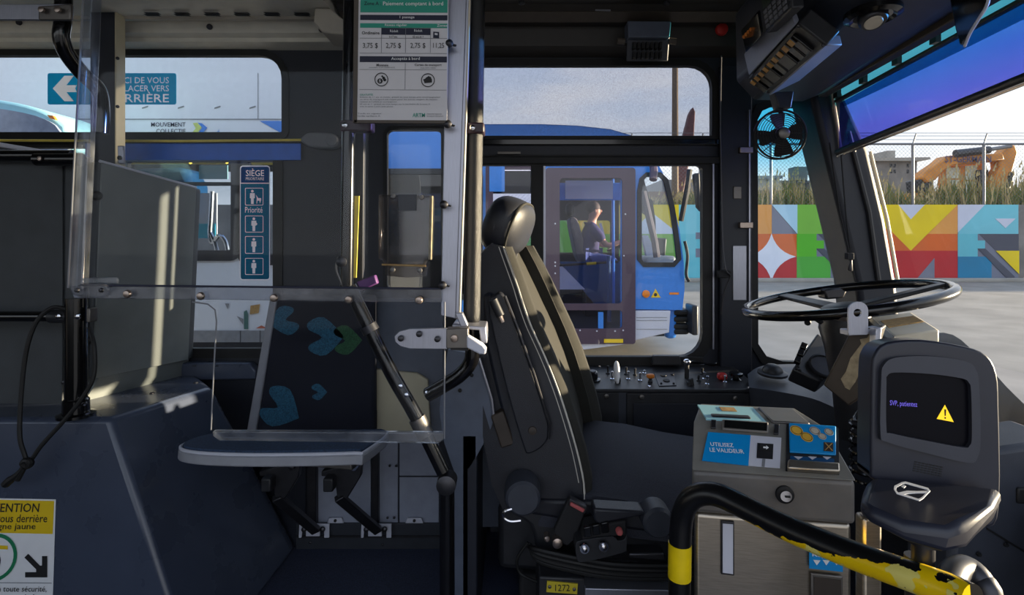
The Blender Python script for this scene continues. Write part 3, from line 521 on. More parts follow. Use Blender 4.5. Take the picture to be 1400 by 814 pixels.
rb_ = mb.build('reed_bed', grass_m[0], label='thick olive and straw reeds growing behind the chain link fence', cat='reeds', kind='stuff', ang=0, recalc=False)
for gm in grass_m[1:]: rb_.data.materials.append(gm)
for i_, p_ in enumerate(rb_.data.polygons): p_.material_index = 0 if i_ < nf[0] else (1 if i_ < nf[1] else 2)
# excavator
YE = 31.0
ex = thing('excavator', 'orange excavator with lettered boom parked behind the fence', 'excavator', P(1325, 290, YE))
def E(px, Y, t, name, m, par=ex, **k): return MB().slab(px, Y, t).build(name, m, par, **k)
bo = E([(1262, 243), (1266, 235), (1285, 222), (1296, 213), (1318, 211), (1345, 211), (1372, 209), (1374, 219), (1345, 222), (1316, 224), (1303, 226), (1290, 234), (1280, 246), (1268, 250)], YE, .9, 'boom', M['exc'], bev=.08)
ptxt('ST-GERMAIN', 1291, 213.5, 1354, 222.5, YE, mat('boom_lettering', (70, 58, 96), .6), bo, off=.06, bold=.03)
E([(1366, 214), (1380, 199), (1388, 198), (1392, 209), (1384, 238), (1372, 262), (1352, 268), (1358, 246), (1368, 228)], YE + .1, .7, 'stick', M['exc'], bev=.08)
MB().tube([P(1306, 210, YE - .1), P(1352, 205, YE - .1)], .22, 10).build('cylinder_barrel', M['gun'], ex); MB().tube([P(1350, 205, YE - .1), P(1382, 200, YE - .1)], .11, 10).build('cylinder_rod', M['galv'], ex)
MB().tube([P(1376, 262, YE - .2), P(1384, 236, YE - .2)], .15, 8).build('bucket_link', M['gun'], ex)
E([(1258, 246), (1276, 238), (1277, 262), (1260, 262)], YE + .2, 1.2, 'boom_foot', M['busd'], bev=.05)
cabn = E([(1288, 227), (1344, 222), (1346, 226), (1346, 286), (1286, 286)], YE + 1.0, .3, 'cab', M['exc'], bev=.06)
for px in ([(1294, 230), (1311, 229), (1311, 244), (1294, 244)], [(1320, 227), (1336, 226), (1336, 246), (1320, 246)], [(1295, 246), (1311, 246), (1311, 262), (1295, 262)], [(1320, 248), (1336, 248), (1336, 266), (1320, 266)]):
    E(px, YE + .95, .1, 'cab_window', mat('cab_glass', (206, 216, 206), .2), cabn)
E([(1262, 262), (1362, 262), (1362, 292), (1262, 292)], YE + 1.4, 2.4, 'body', M['exc'], bev=.1)
E([(1340, 232), (1352, 232), (1352, 290), (1340, 290)], YE + .6, .5, 'engine_post', M['gun'], bev=.05)
for x0 in (1258,): E([(x0, 294), (x0 + 110, 294), (x0 + 114, 302), (x0 + 110, 312), (x0, 312), (x0 - 4, 302)], YE + .4, .8, 'track', M['busd'], bev=.1)
# buildings and poles behind the wall
cb = thing('concrete_building', 'grey unfinished concrete building with overhanging slab beyond the fence', 'building', P(1220, 282, 46))
E([(1186, 219), (1254, 219), (1250, 310), (1186, 310)], 46, 9, 'wall', M['concd'], cb); E([(1190, 216), (1272, 215), (1272, 218), (1258, 220), (1190, 220)], 45.5, 10, 'roof_slab', M['conc'], cb)
E([(1213, 206), (1224, 206), (1224, 217), (1213, 217)], 47, 3, 'rooftop_block', M['conc'], cb); E([(1190, 213), (1198, 213), (1198, 217), (1190, 217)], 47, 3, 'rooftop_block', M['conc'], cb)
for x in (1217, 1222, 1240): 
    for y in (224, 232): E([(x, y), (x + 3, y), (x + 3, y + 5), (x, y + 5)], 45.97, .1, 'window', M['busd'], cb)
lb = thing('low_building', 'low pale industrial building with flat roof seen through the quarter window', 'building', P(1060, 282, 50))
E([(1010, 245), (1066, 243), (1066, 300), (1010, 300)], 50, 10, 'wall', M['conc'], lb); E([(1066, 250), (1146, 250), (1146, 312), (1066, 312)], 58, 4, 'wall', M['concd'], lb); E([(1008, 241), (1070, 240), (1070, 244), (1008, 245)], 49.5, 11, 'roof', M['galv'], lb)
E([(1066, 247), (1148, 247), (1148, 250), (1066, 250)], 57.6, 5, 'roof', M['galv'], lb)
for x in range(1070, 1140, 14): E([(x, 258), (x + 8, 258), (x + 8, 272), (x, 272)], 57.97, .1, 'window', M['gun'], lb)
tk = thing('roof_tank', 'grey box tank on thin legs above the low building', 'tank', P(1096, 262, 44))
E([(1087, 228), (1104, 228), (1104, 246), (1087, 246)], 44, 1.1, 'tank_box', M['concd'], tk)
for x in (1088, 1102): E([(x, 246), (x + 1.4, 246), (x + 1.4, 290), (x, 290)], 44.2, .1, 'leg', M['gun'], tk)
bb = thing('brown_building', 'brown clad warehouse rising behind the mural beyond the blue bus', 'building', P(950, 282, 48))
E([(760, 262), (1005, 262), (1005, 310), (760, 310)], 48, 9, 'wall', M['brickb'], bb); E([(905, 246), (1005, 244), (1005, 262), (905, 262)], 49, 8, 'upper_wall', M['galv'], bb)
up = MB().cyl(P(923, 300, 24), P(923, 60, 24), .17, .13, n=10).build('utility_pole', M['wood'], label='tall timber utility pole rising behind the blue bus', cat='pole')
lm = MB().slab([(916, 330), (922, 330), (949, 190), (951, 153), (948, 146), (943, 155), (934, 190)], 26, .4).build('crane_arm', M['rust'], label='rusty maroon machine arm leaning up beyond the upper driver window', cat='crane arm', bev=.05)
# ================================================================ blue bus beyond the driver's window
YB = 6.9; FB = FY(YB)
bb_ = thing('transit_bus', 'blue city bus with a driver, alongside outside the driver window', 'bus', P(760, 498, YB))
def pb(pts, Y=YB): return [pa(x, y, Y) for x, y in pts]
xl = -2.4                                          # rear end hidden by the window pillar
zs = pa(0, 466, YB)[1]
side = [(xl, zs), (pa(868, 0, YB)[0], zs)] + pb([(868, 423), (933, 424), (936, 395), (935, 360), (929, 315), (919, 270), (906, 236), (893, 212), (880, 196), (862, 185), (835, 177), (790, 172), (740, 170)]) + [(xl, pa(0, 170, YB)[1])]
h_door = rpx(760, 240, 849, 452, 3, YB)
h_front = pb([(879, 246), (884, 241), (902, 241), (908, 247), (917, 285), (924, 335), (926, 354), (921, 360), (880, 360), (876, 355), (876, 262)])
h_w1 = rpx(672, 230, 728, 362, 4, YB); h_w2 = rr(xl + .15, pa(0, 405, YB)[1], pa(655, 0, YB)[0], pa(0, 236, YB)[1], .05)
plate('side_panel', M['busb'], FB, side, [h_door, h_front, h_w1, h_w2], -.06, 0, bb_)
YB2 = 9.35
h2 = [rr(-2.2, 1.0, .4, 2.1, .05), rr(.75, 1.05, 1.75, 1.62, .05), rr(1.9, .95, 2.5, 2.0, .05)]
plate('far_side_panel', M['busd'], FY(YB2), [(xl, zs)] + [(2.6, zs), (2.55, 1.6), (2.3, 2.5), (xl, 2.5)], h2, -.06, 0, bb_)
for h in h2: MB().fprism(FY(YB2), h, -.03, -.025).build('pane', M['gclear'], bb_, ang=0)
rp = pb([(933, 424), (936, 395), (935, 360), (929, 315), (919, 270), (906, 236), (893, 212), (880, 196), (862, 185), (835, 177), (790, 172), (740, 170)])
rp = rp[6:]
mb = MB(); mb.loft([[Vector((a, Y, b)) for a, b in rp + [(xl, rp[-1][1])]] for Y in (YB - .01, YB2)], closed=False, cap=False); mb.build('roof', M['busb'], bb_, ang=60, recalc=False)
MB().box(xl, 2.0, YB + .02, YB2, .0, .05).build('bus_floor', M['busd'], bb_, ang=0)
MB().box(xl - .03, xl, YB, YB2 + .05, zs, rp[-1][1]).build('rear_panel', M['busb'], bb_, ang=0)
MB().box(2.05, 2.2, YB + .1, YB2, zs, .85).build('front_panel', M['busb'], bb_, bev=.05)
# door: maroon frame, panes, rivets
dr = MB(); 
do = plate('front_door', M['plum'], FB, rpx(746, 230, 868, 470, 4, YB), [rpx(765, 244, 850, 415, 5, YB), rpx(765, 424, 850, 449, 4, YB)], .0, .035, bb_)
pn = MB().fprism(FB, rpx(764, 243, 851, 450, 2, YB), -.01, -.004).build('pane', M['gpurple'], do, ang=0)
MB().slab(rect(756, 240, 764, 462), YB - .04, .02).build('door_leaf_edge', M['plum'], do)
for x, y in ((759, 306), (759, 359), (759, 364), (759, 374), (759, 427), (759, 453), (772, 452), (793, 452), (816, 453), (841, 453), (852, 452), (855, 293), (853, 350)):
    MB().lathe(P(x, y, YB - .04), (0, -1, 0), [(.012, 0), (.008, .008), (.001, .01)], 8).build('rivet', M['lav'], do)
MB().slab(rect(818, 427, 825, 465), YB - .02, .03).build('blue_post', M['busb'], do)
MB().slab(rect(826, 464, 852, 469), YB - .05, .03).build('step_marker', M['yel'], do)
MB().slab([(752, 466), (862, 463), (862, 470), (800, 478), (752, 476)], YB - .01, .05).build('step_edge', M['lav'], bb_)
plate('window_seal', M['busd'], FB, grow(h_front, .05), [grow(h_front, -.01)], -.02, .02, bb_)
MB().fprism(FB, h_front, -.03, -.025).build('pane', M['gclear'], bb_, ang=0)
plate('window_seal', M['plum'], FB, rpx(664, 224, 736, 372, 6, YB), [grow(h_w1, -.02)], -.02, .02, bb_); MB().fprism(FB, h_w1, -.03, -.025).build('pane', M['gpurple'], bb_, ang=0)
plate('window_seal', M['busd'], FB, grow(h_w2, .05), [grow(h_w2, -.02)], -.02, .02, bb_); MB().fprism(FB, h_w2, -.03, -.025).build('pane', M['gdark'], bb_, ang=0)
MB().slab(rect(669, 224, 690, 262), YB - .03, .02).build('blue_pillar_stripe', M['busb'], bb_)
MB().slab([(664, 372), (745, 372), (745, 474), (664, 474)], YB - .005, .02).build('skirt_panel', M['busg'], bb_)
MB().slab([(868, 425), (917, 425), (915, 455), (868, 466)], YB - .005, .1).build('skirt_panel', M['lav'], bb_, bev=.01)
for y in (434, 438, 450): MB().slab(rect(870, y, 912, y + .7), YB - .01, .006).build('groove', M['busg'], bb_)
for i, y in enumerate((424, 433, 443, 450)): MB().slab([(919, y), (944 - i, y), (947 - i, y + 4), (944 - i, y + 8), (919, y + 8)], YB + .1, .6).build('bumper_rib', M['rubber'], bb_, bev=.03)
MB().slab(rect(947, 418, 955, 459), YB - .1, .3).build('bumper_end', M['busd'], bb_, bev=.02)
MB().lathe(P(883, 402, YB), (0, -1, 0), [(.05, 0), (.05, .02), (.02, .035), (.001, .036)], 16).build('marker_lamp', M['orange'], bb_)
tri = pflat('warning_triangle', [(890, 407), (903, 407), (896, 395)], YB, M['yel'], bb_, off=.006); pflat('symbol', circ(896, 403, 2.4, 8), YB, M['inkb'], tri, off=.009)
pflat('amber_reflector', rect(915, 400, 928, 403), YB, M['orange'], bb_, off=.006)
# mirror arms at the front
MB().tube(spl([P(893, 226, YB - .1), P(894, 235, YB - .2), P(893, 246, YB - .25)], 4), .05, 8).build('mirror_arm', M['plum'], bb_)
MB().slab([(949, 237), (957, 236), (960, 290), (954, 283)], YB - .4, .1).build('mirror_head', M['busd'], bb_, bev=.02)
MB().tube([P(943, 232, YB - .2), P(939, 262, YB - .2), P(931, 302, YB - .1)], .035, 8).build('mirror_arm', M['busd'], bb_)
MB().tube(spl([P(936, 330, YB - .1), P(940, 350, YB - .1), P(938, 375, YB - .1), P(942, 385, YB - .1)], 4), .02, 6).build('wiper', M['rubber'], bb_)
# inside the blue bus
def IB(px, Y, t, name, m, **k): return MB().slab(px, Y, t).build(name, m, bb_, **k)
IB(rect(763, 250, 850, 274), 7.6, .03, 'destination_panel', M['busb'], bev=.01); IB(rect(773, 247, 838, 272), 7.55, .02, 'light_panel', M['lav'])
IB([(754, 396), (800, 396), (765, 360), (754, 360)], 8.0, .04, 'white_partition', M['busw']); IB([(765, 358), (850, 358), (850, 415), (812, 415)], 8.05, .04, 'navy_partition', M['navy'])
MB().tube([P(765, 363, 7.9), P(845, 358, 7.9)], .018, 8).build('grab_rail', M['inkb'], bb_); MB().tube([P(802, 361, 7.88), P(815, 360, 7.88)], .022, 8).build('yellow_grip', M['yel'], bb_)
MB().tube([P(838, 245, 7.7), P(839, 420, 7.7)], .022, 8).build('stanchion', M['busb'], bb_); MB().tube([P(832, 350, 7.6), P(833, 440, 7.6)], .03, 8).build('fare_post', M['navy'], bb_)
IB([(884, 352), (925, 350), (925, 362), (880, 362)], 8.2, .9, 'dashboard', M['busg'], bev=.05)
MB().tube([P(879, 262, 7.6), P(895, 330, 7.6), P(898, 352, 7.6)], .05, 8).build('pillar', M['plum'], bb_); IB([(896, 325), (912, 326), (910, 350), (897, 348)], 7.7, .1, 'validator', M['busd'], bev=.02)
IB([(878, 322), (886, 322), (898, 348), (884, 350)], 8.0, .1, 'paper_tray', M['lav'])
# its driver's seat
st = thing('bus_driver_seat', 'grey driver seat with round headrest inside the blue bus', 'seat', P(790, 370, 8.6))
MB().slab(spl2([(779, 300), (789, 300), (797, 325), (806, 348), (810, 358), (792, 358), (784, 330)], 3), 8.35, .45).build('backrest', M['seatg'], st, bev=.05)
MB().sell(P(779, 287, 8.55), (.075, .14, .11), .8).build('headrest', M['inkb'], st); MB().slab([(792, 356), (830, 352), (832, 362), (796, 366)], 8.35, .5).build('cushion', M['seatg'], st, bev=.04)
MB().box(P(800, 0, 8.4).x, P(822, 0, 8.4).x, 8.4, 8.75, .05, P(0, 364, 8.4).z).build('pedestal', M['busd'], st, bev=.02)
sw = thing('bus_steering_wheel', 'dark steering wheel in front of the blue bus driver', 'steering wheel', P(850, 345, 8.5))
c0 = P(848, 333, 8.5); u = Vector((.75, 0, .45)).normalized(); v = Vector((0, 1, 0))
MB().tube([c0 + (u * math.cos(t * math.pi / 12) + v * math.sin(t * math.pi / 12)) * .23 for t in range(24)], .018, 8, closed=True).build('rim', M['inkb'], sw)
MB().tube([c0, c0 + Vector((.12, 0, -.35))], .04, 8).build('column', M['inkb'], sw)
# the person driving: body as one skinned surface, clothing over it
def skinobj(name, m, verts, edges, rad, parent, root=0, sub=2):
    me = bpy.data.meshes.new(name); loc = WLOC[parent.name]; me.from_pydata([Vector(v) - loc for v in verts], edges, []); me.materials.append(m)
    o = bpy.data.objects.new(name, me); COL.objects.link(o); o.parent = parent; WLOC[o.name] = loc
    md = o.modifiers.new('skin', 'SKIN'); md.use_smooth_shade = True
    for i, r in enumerate(rad):
        sv = me.skin_vertices[0].data[i]; sv.radius = r if isinstance(r, tuple) else (r, r); sv.use_root = (i == root)
    s = o.modifiers.new('sub', 'SUBSURF'); s.levels = sub; s.render_levels = sub; return o
YP = 8.52
pe = thing('person', 'driver in a navy shirt at the wheel of the blue bus, looking ahead', 'person', P(806, 368, YP))
hd = P(813, 288, YP); nk = P(810, 301, YP); ch = P(806, 318, YP); wa = P(803, 340, YP); hp = P(803, 354, YP)
def off(p, x=0, y=0, z=0): return p + Vector((x, y, z))
V = [hp, wa, ch, off(nk, -.01, 0, -.03), off(nk, .01, 0, .04), off(hd, 0, 0, -.03), off(hd, .0, 0, .07)]; E_ = [(0, 1), (1, 2), (2, 3), (3, 4), (4, 5), (5, 6)]
R_ = [.16, .15, (.16, .14), .08, .065, .115, .10]
for s in (-1, 1):
    k = len(V); sh = off(ch, .0, s * .19, .09); el = off(P(826, 336, YP), .0, s * .24); wr_ = off(P(842, 334, YP), 0, s * .18); ha = off(P(848, 331, YP), 0, s * .18)
    V += [sh, el, wr_, ha, off(ha, .05, 0, .02)]; E_ += [(2, k), (k, k + 1), (k + 1, k + 2), (k + 2, k + 3), (k + 3, k + 4)]; R_ += [.065, .048, .032, .04, .02]
    for f in range(4):
        q = len(V); V += [off(ha, .03, s * (.03 - .02 * f), .02 - .01 * f), off(ha, .07, s * (.03 - .02 * f), .0 - .01 * f), off(ha, .07, s * (.028 - .02 * f), -.04)]; E_ += [(k + 3, q), (q, q + 1), (q + 1, q + 2)]; R_ += [.012, .01, .009]
    k = len(V); kn = off(P(838, 356, YP), 0, s * .13); an = off(P(846, 392, YP), 0, s * .12)
    V += [off(hp, .05, s * .1, 0), kn, an, off(an, .14, 0, -.05)]; E_ += [(0, k), (k, k + 1), (k + 1, k + 2), (k + 2, k + 3)]; R_ += [.095, .065, .045, .035]
skinobj('body', M['skin'], V, E_, R_, pe)
Vs = [hp, wa, ch, off(nk, -.01, 0, -.05)]; Es = [(0, 1), (1, 2), (2, 3)]; Rs = [.215, .21, (.215, .19), .10]
for s in (-1, 1):
    k = len(Vs); sh = off(ch, .0, s * .19, .09); el = off(P(826, 336, YP), .0, s * .24); Vs += [sh, sh.lerp(el, .8)]; Es += [(2, k), (k, k + 1)]; Rs += [.105, .08]
skinobj('shirt', M['shirt'], Vs, Es, Rs, pe)
Vt = [off(hp, .0, 0, 0)]; Et = []; Rt = [.175]
for s in (-1, 1):
    k = len(Vt); Vt += [off(hp, .06, s * .1, 0), off(P(838, 356, YP), 0, s * .13), off(P(845, 389, YP), 0, s * .12)]; Et += [(0, k), (k, k + 1), (k + 1, k + 2)]; Rt += [.115, .085, .06]
skinobj('trousers', M['jeans'], Vt, Et, Rt, pe)
hr = MB().sell(off(hd, -.028, 0, .04), (.118, .108, .115), 1).build('hair', M['hair'], pe)
MB().sell(off(hd, .098, 0, -.01), (.022, .014, .026), 1, nu=10, nv=8).build('nose', M['skin'], pe); MB().sell(off(hd, -.005, -.095, -.01), (.02, .012, .03), 1, nu=10, nv=8).build('ear', M['skin'], pe)
for s in (-1, 1): MB().sell(off(hd, .082, s * .034, .02), (.014, .016, .012), 1, nu=10, nv=8).build('eye', M['inkb'], pe)
MB().sell(off(hd, .085, 0, -.055), (.014, .03, .008), 1, nu=10, nv=8).build('mouth', M['pink'], pe)
MB().slab([(819, 306), (822, 305), (828, 325), (825, 327)], YP - .19, .012).build('badge_strap', M['lav'], pe)

# ================================================================ white bus beyond the left windows
YV = 4.0; FV = FY(YV)
wb = thing('transit_bus', 'white city bus with dark windows beside the left windows', 'bus', P(200, 560, YV))
def pv(pts): return [pa(x, y, YV) for x, y in pts]
xr = pa(398, 0, YV)[0]; xL = -7.5
hw = [rpx(172, 218, 320, 346, 5, YV), rpx(-20, 218, 150, 346, 5, YV), rpx(-230, 218, -40, 346, 5, YV), rpx(336, 218, 386, 352, 5, YV)]
sd = [(xL, -.05), (xr, -.05)] + pv([(398, 330), (396, 200), (390, 120), (378, 80), (360, 66)]) + [(xL, 2.75)]
plate('side_panel', M['busw'], FV, sd, hw, -.05, 0, wb)
for h in hw:
    plate('window_frame', M['busd'], FV, grow(h, .06), [grow(h, -.02)], -.03, .012, wb); MB().fprism(FV, h, -.03, -.026).build('pane', M['gmid'], wb, ang=0)
MB().box(xL, xr - .3, YV, YV + 2.45, 2.7, 2.75).build('roof', M['busw'], wb, ang=0); MB().box(xL, xr - .1, YV + .05, YV + 2.4, .3, .36).build('bus_floor', M['busd'], wb, ang=0)
MB().box(xr - .12, xr - .05, YV + .06, YV + 2.4, -.05, .9).build('front_panel', M['busw'], wb, bev=.02)
plate('far_side_panel', M['busd'], FY(YV + 2.4), [(xL, -.05), (xr - .1, -.05), (xr - .2, 2.7), (xL, 2.7)], [rr(-6.5, 1.1, -4.6, 2.1, .05), rr(-4.4, 1.1, -3.2, 2.1, .05), rr(-3.0, 1.1, -2.0, 2.1, .05)], -.05, 0, wb)
pflat('fairing_seam', rect(-600, 162.5, 392, 164), YV, M['busg'], wb, off=.004); pflat('fairing_seam', rect(352.5, 100, 353.5, 163), YV, M['busg'], wb, off=.004)
pflat('blue_graphic', [(355, 165.5), (398, 165.5), (398, 190), (386, 183)], YV, M['busb'], wb, off=.004)
for x in (198, 247, 297, 345): MB().slab([(x - 4, 147), (x + 4, 144.5), (x + 4, 146), (x - 4, 148.5)], YV - .005, .01).build('roof_clip', M['busg'], wb)
ptxt('MOUVEMENT', 207, 167.5, 254, 173.5, YV, M['ink'], wb, .004, .01); ptxt('COLLECTIF', 214, 176.5, 254, 182.5, YV, M['ink'], wb, .004, .01); pflat('chevron_logo', [(264, 168.5), (270, 168), (276, 174.5), (270, 182), (263, 182), (268, 175.5)], YV, mat('logo_lime', (206, 218, 120), .5), wb, off=.004); pflat('chevron_logo', [(271, 168), (277, 169), (284, 175), (277, 183), (271, 183), (277, 175)], YV, M['busb'], wb, off=.006)
ptxt('d', 297, 177, 300, 184, YV, M['busb'], wb, .004, .02)
pflat('rub_strip', rect(-600, 452, 396, 468), YV, M['busg'], wb, off=.006); pflat('lower_band', rect(-600, 468, 396, 560), YV, M['busd'], wb, off=.005)
for x in (329, 356): pflat('strip_joint', rect(x, 452, x + .8, 468), YV, M['busd'], wb, off=.009)
pflat('graphic_post', [(334, 426), (338, 424), (340, 430), (340, 450), (334, 450)], YV, mat('graphic_green', (70, 110, 104), .5), wb, off=.006); pflat('graphic_patch', [(343, 418), (356, 416), (354, 428), (342, 430)], YV, M['tan'], wb, off=.006); pflat('graphic_patch', [(308, 415), (314, 415), (312, 423)], YV, M['busg'], wb, off=.006); pflat('graphic_patch', [(324, 432), (333, 436), (333, 444)], YV, M['busg'], wb, off=.006)
pflat('graphic_patch', [(350, 449), (358, 445), (366, 449)], YV, mat('graphic_rust', (190, 104, 80), .5), wb, off=.006)
MB().tube([P(-600, 219, YV + .4), P(260, 219, YV + .4)], .035, 8).build('yellow_rail', M['railyel'], wb); MB().tube([P(263, 219, YV + .5), P(310, 219, YV + .5)], .035, 8).build('yellow_rail', M['railyel'], wb); MB().tube([P(345, 219, YV + .4), P(384, 219, YV + .4)], .04, 8).build('yellow_rail', M['railyel'], wb)
def WB(px, Y, t, n, m, **k): return MB().slab(px, Y, t).build(n, m, wb, **k)
WB(rect(272, 226, 311, 245), YV + .1, .01, 'notice', M['liteblue']); WB(rect(262, 264, 296, 326), YV + 1.0, .02, 'notice', M['lav']); WB(rect(262, 306, 294, 326), YV + .98, .01, 'notice', M['cyan'])
WB(rect(172, 249, 318, 254), YV - .01, .02, 'window_bar', M['busd']); MB().tube(spl([P(290, 262, YV + .3), P(288, 300, YV + .3), P(287, 320, YV + .3), P(290, 332, YV + .3), P(300, 322, YV + .3), P(308, 330, YV + .3), P(311, 342, YV + .3)], 5), .018, 8).build('grab_handle', M['chrome'], wb)
MB().tube(spl([P(297, 344, YV + .3), P(293, 330, YV + .3), P(287, 318, YV + .3)], 3), .018, 8).build('grab_handle', M['chrome'], wb)
WB([(180, 230), (250, 228), (262, 252), (262, 300), (180, 300)], YV + .9, .3, 'seat_row', M['navy'], bev=.05)
# reflection of another bus at far left, built as solid pieces
ob = thing('transit_bus', 'reflected pale blue bus roof with amber lamp, built solid at far left window', 'bus', P(20, 180, 3.4))
MB().slab(spl2([(-120, 128), (-40, 132), (20, 140), (60, 152), (84, 168), (90, 178), (90, 215), (-120, 215)], 3), 3.4, .4).build('reflected_roof_edge', M['liteblue'], ob, bev=.02)
MB().slab(spl2([(-120, 142), (-30, 146), (20, 152), (58, 162), (80, 178), (80, 212), (-120, 212)], 3), 3.38, .05).build('reflected_windshield', mat('pale_reflection_tone', (140, 150, 170), .15), ob)
MB().slab([(64, 157), (72, 158), (76, 164), (68, 162)], 3.37, .02).build('amber_lamp', M['orange'], ob)
# ================================================================ LEFT: wheel housing, cabinet, rails, stickers
T1, T2, T3 = P(150, 573, 1.6), P(289, 529, 1.94), P(262, 506, 2.14); zt_ = .712
T1.z = T2.z = T3.z = zt_
B1, B2, B3 = Vector((-.9, 1.5, .002)), Vector((-.878, 2.12, .002)), Vector((-.88, 2.148, .002))
T0, B0, T4, B4 = Vector((-3.2, 1.6, zt_)), Vector((-3.2, 1.5, .002)), Vector((-3.2, 2.148, zt_)), Vector((-3.2, 2.148, .002))
T3.y = 2.148
wh = thing('wheel_housing', 'dark slate wheel housing with warning sticker, under the grey cabinet', 'wheel housing', (-1.6, 1.8, 0))
MB().add([T0, T1, T2, T3, T4, B0, B1, B2, B3, B4], [(0, 1, 6, 5), (1, 2, 7, 6), (2, 3, 8, 7), (3, 4, 9, 8), (4, 0, 5, 9), (0, 4, 3, 2, 1), (5, 6, 7, 8, 9)]).build('shell', M['slate'], wh, bev=.018, seg=3)
MB().slab([(246, 497), (340, 497), (350, 508), (350, 519), (248, 521)], 2.1, .045).build('rear_ledge', M['slate'], wh, bev=.006)
for x, y, Y in ((208, 545, 1.86), (268, 526, 2.0), (266, 501, 2.1), (296, 501, 2.1)):
    p = P(x, y, Y); p.z = zt_ if y > 510 else p.z; MB().lathe(p, (0, 0, 1), [(.008, 0), (.008, .003), (.003, .005)], 10).build('screw', M['gun'], wh)
# cabinet standing on the housing
cb_ = thing('cabinet', 'tall dark vinyl cabinet with sloping top and sunlit grey end', 'cabinet', (-1.7, 1.9, zt_))
n0, f0, n1, f1 = P(136, 222, 1.75), P(268, 258, 2.11), P(124, 519, 1.75), P(257, 492, 2.11)
L0, L1 = n0 + Vector((-2.0, 0, .33)), n1 + Vector((-2.0, 0, .0)); K0, K1 = Vector((L0.x, 2.14, L0.z - .05)), Vector((L1.x, 2.14, L1.z))
f0b, f1b = Vector((f0.x, 2.145, f0.z)), Vector((f1.x, 2.145, f1.z))
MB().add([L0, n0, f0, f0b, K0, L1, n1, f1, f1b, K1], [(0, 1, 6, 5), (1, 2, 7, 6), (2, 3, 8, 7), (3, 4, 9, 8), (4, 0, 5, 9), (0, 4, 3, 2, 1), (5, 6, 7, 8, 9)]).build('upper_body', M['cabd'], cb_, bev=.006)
n2, f2 = P(116, 556, 1.77), P(247, 521, 2.1); n2.z = f2.z = zt_; a1 = n1 + Vector((.012, .02, 0)); a2 = f1 + Vector((-.012, -.0, 0))
MB().add([a1 + Vector((-2, 0, 0)), a1, a2, n2 + Vector((-2, 0, 0)), n2, f2, Vector((a1.x - 2, 2.14, a1.z)), Vector((a2.x, 2.14, a2.z)), Vector((n2.x - 2, 2.14, zt_)), Vector((f2.x, 2.14, zt_))],
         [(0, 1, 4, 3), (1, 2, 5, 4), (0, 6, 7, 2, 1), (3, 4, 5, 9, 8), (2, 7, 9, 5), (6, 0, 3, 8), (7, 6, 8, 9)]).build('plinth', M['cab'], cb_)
# end panel facing the front and long side panel
ed = (f0 - n0).normalized(); nrm = Vector((ed.y, -ed.x, 0)).normalized()
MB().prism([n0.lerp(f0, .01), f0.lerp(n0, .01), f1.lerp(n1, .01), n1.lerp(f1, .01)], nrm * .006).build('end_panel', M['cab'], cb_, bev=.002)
MB().tube([n0 + Vector((0, 0, .004)), f0 + Vector((0, 0, .004))], .005, 8).build('top_edge', M['lav'], cb_)
MB().tube([n0 + Vector((-.015, -.012, .005)), n0 + Vector((-1.9, -.012, .32))], .008, 8).build('top_edge', M['lav'], cb_)
for x0, x1, y1 in ((-330, -120, 556), (-118, 88, 556), (92, 122, 523)):
    a = P(x0, 560, 1.75); b = P(x1, 560, 1.75); z1 = lambda X: n0.z + (n0.x - X) * .165 - .012
    MB().prism([(a.x, 1.75, P(0, y1, 1.75).z), (b.x, 1.75, P(0, y1, 1.75).z), (b.x, 1.75, z1(b.x)), (a.x, 1.75, z1(a.x))], (0, -.008, 0)).build('side_panel', M['cabd'], cb_, bev=.002)
MB().lathe(P(87, 523, 1.742), (0, -1, 0), [(.006, 0), (.006, .004), (.002, .006)], 10).build('screw', M['gun'], cb_)
MB().lathe(P(133, 268, 1.742), (.3, -1, 0), [(.016, 0), (.016, .008), (.008, .014)], 14).build('lock', M['inkb'], cb_)
MB().lathe(P(120, 466, 1.742), (.3, -1, 0), [(.014, 0), (.014, .01), (.006, .016)], 14).build('lock', M['inkb'], cb_)
# pillar between the left windows
MB().box(P(123, 0, 1.95).x, P(157, 0, 1.95).x, 1.95, 1.998, P(0, 225, 1.95).z, P(0, 14, 1.95).z).build('trim_7', M['chard'], kind='structure', bev=.003)
t7 = MB().box(P(157, 0, 1.95).x, P(159, 0, 1.95).x, 1.948, 1.997, P(0, 225, 1.95).z - .03, P(0, 16, 1.95).z).build('sunlit_pillar_side', M['beige'], kind='structure', bev=.004)  # beige puts the sunlit side of the dark pillar into colour
for y in (80, 146): MB().lathe(P(161, y, 1.95), (.4, -1, 0), [(.006, 0), (.006, .004), (.002, .006)], 10).build('screw', M['gun'], t7)
MB().slab(rpx(160, 198, 170, 225, 4, 1.93) and [(160, 199), (169, 199), (169, 224), (161, 224)], 1.93, .012).build('keeper', M['alu'], t7, bev=.004); MB().lathe(P(164, 216, 1.918), (0, -1, 0), [(.008, 0), (.008, .004), (.003, .005)], 12).build('screw', M['inkb'], t7)
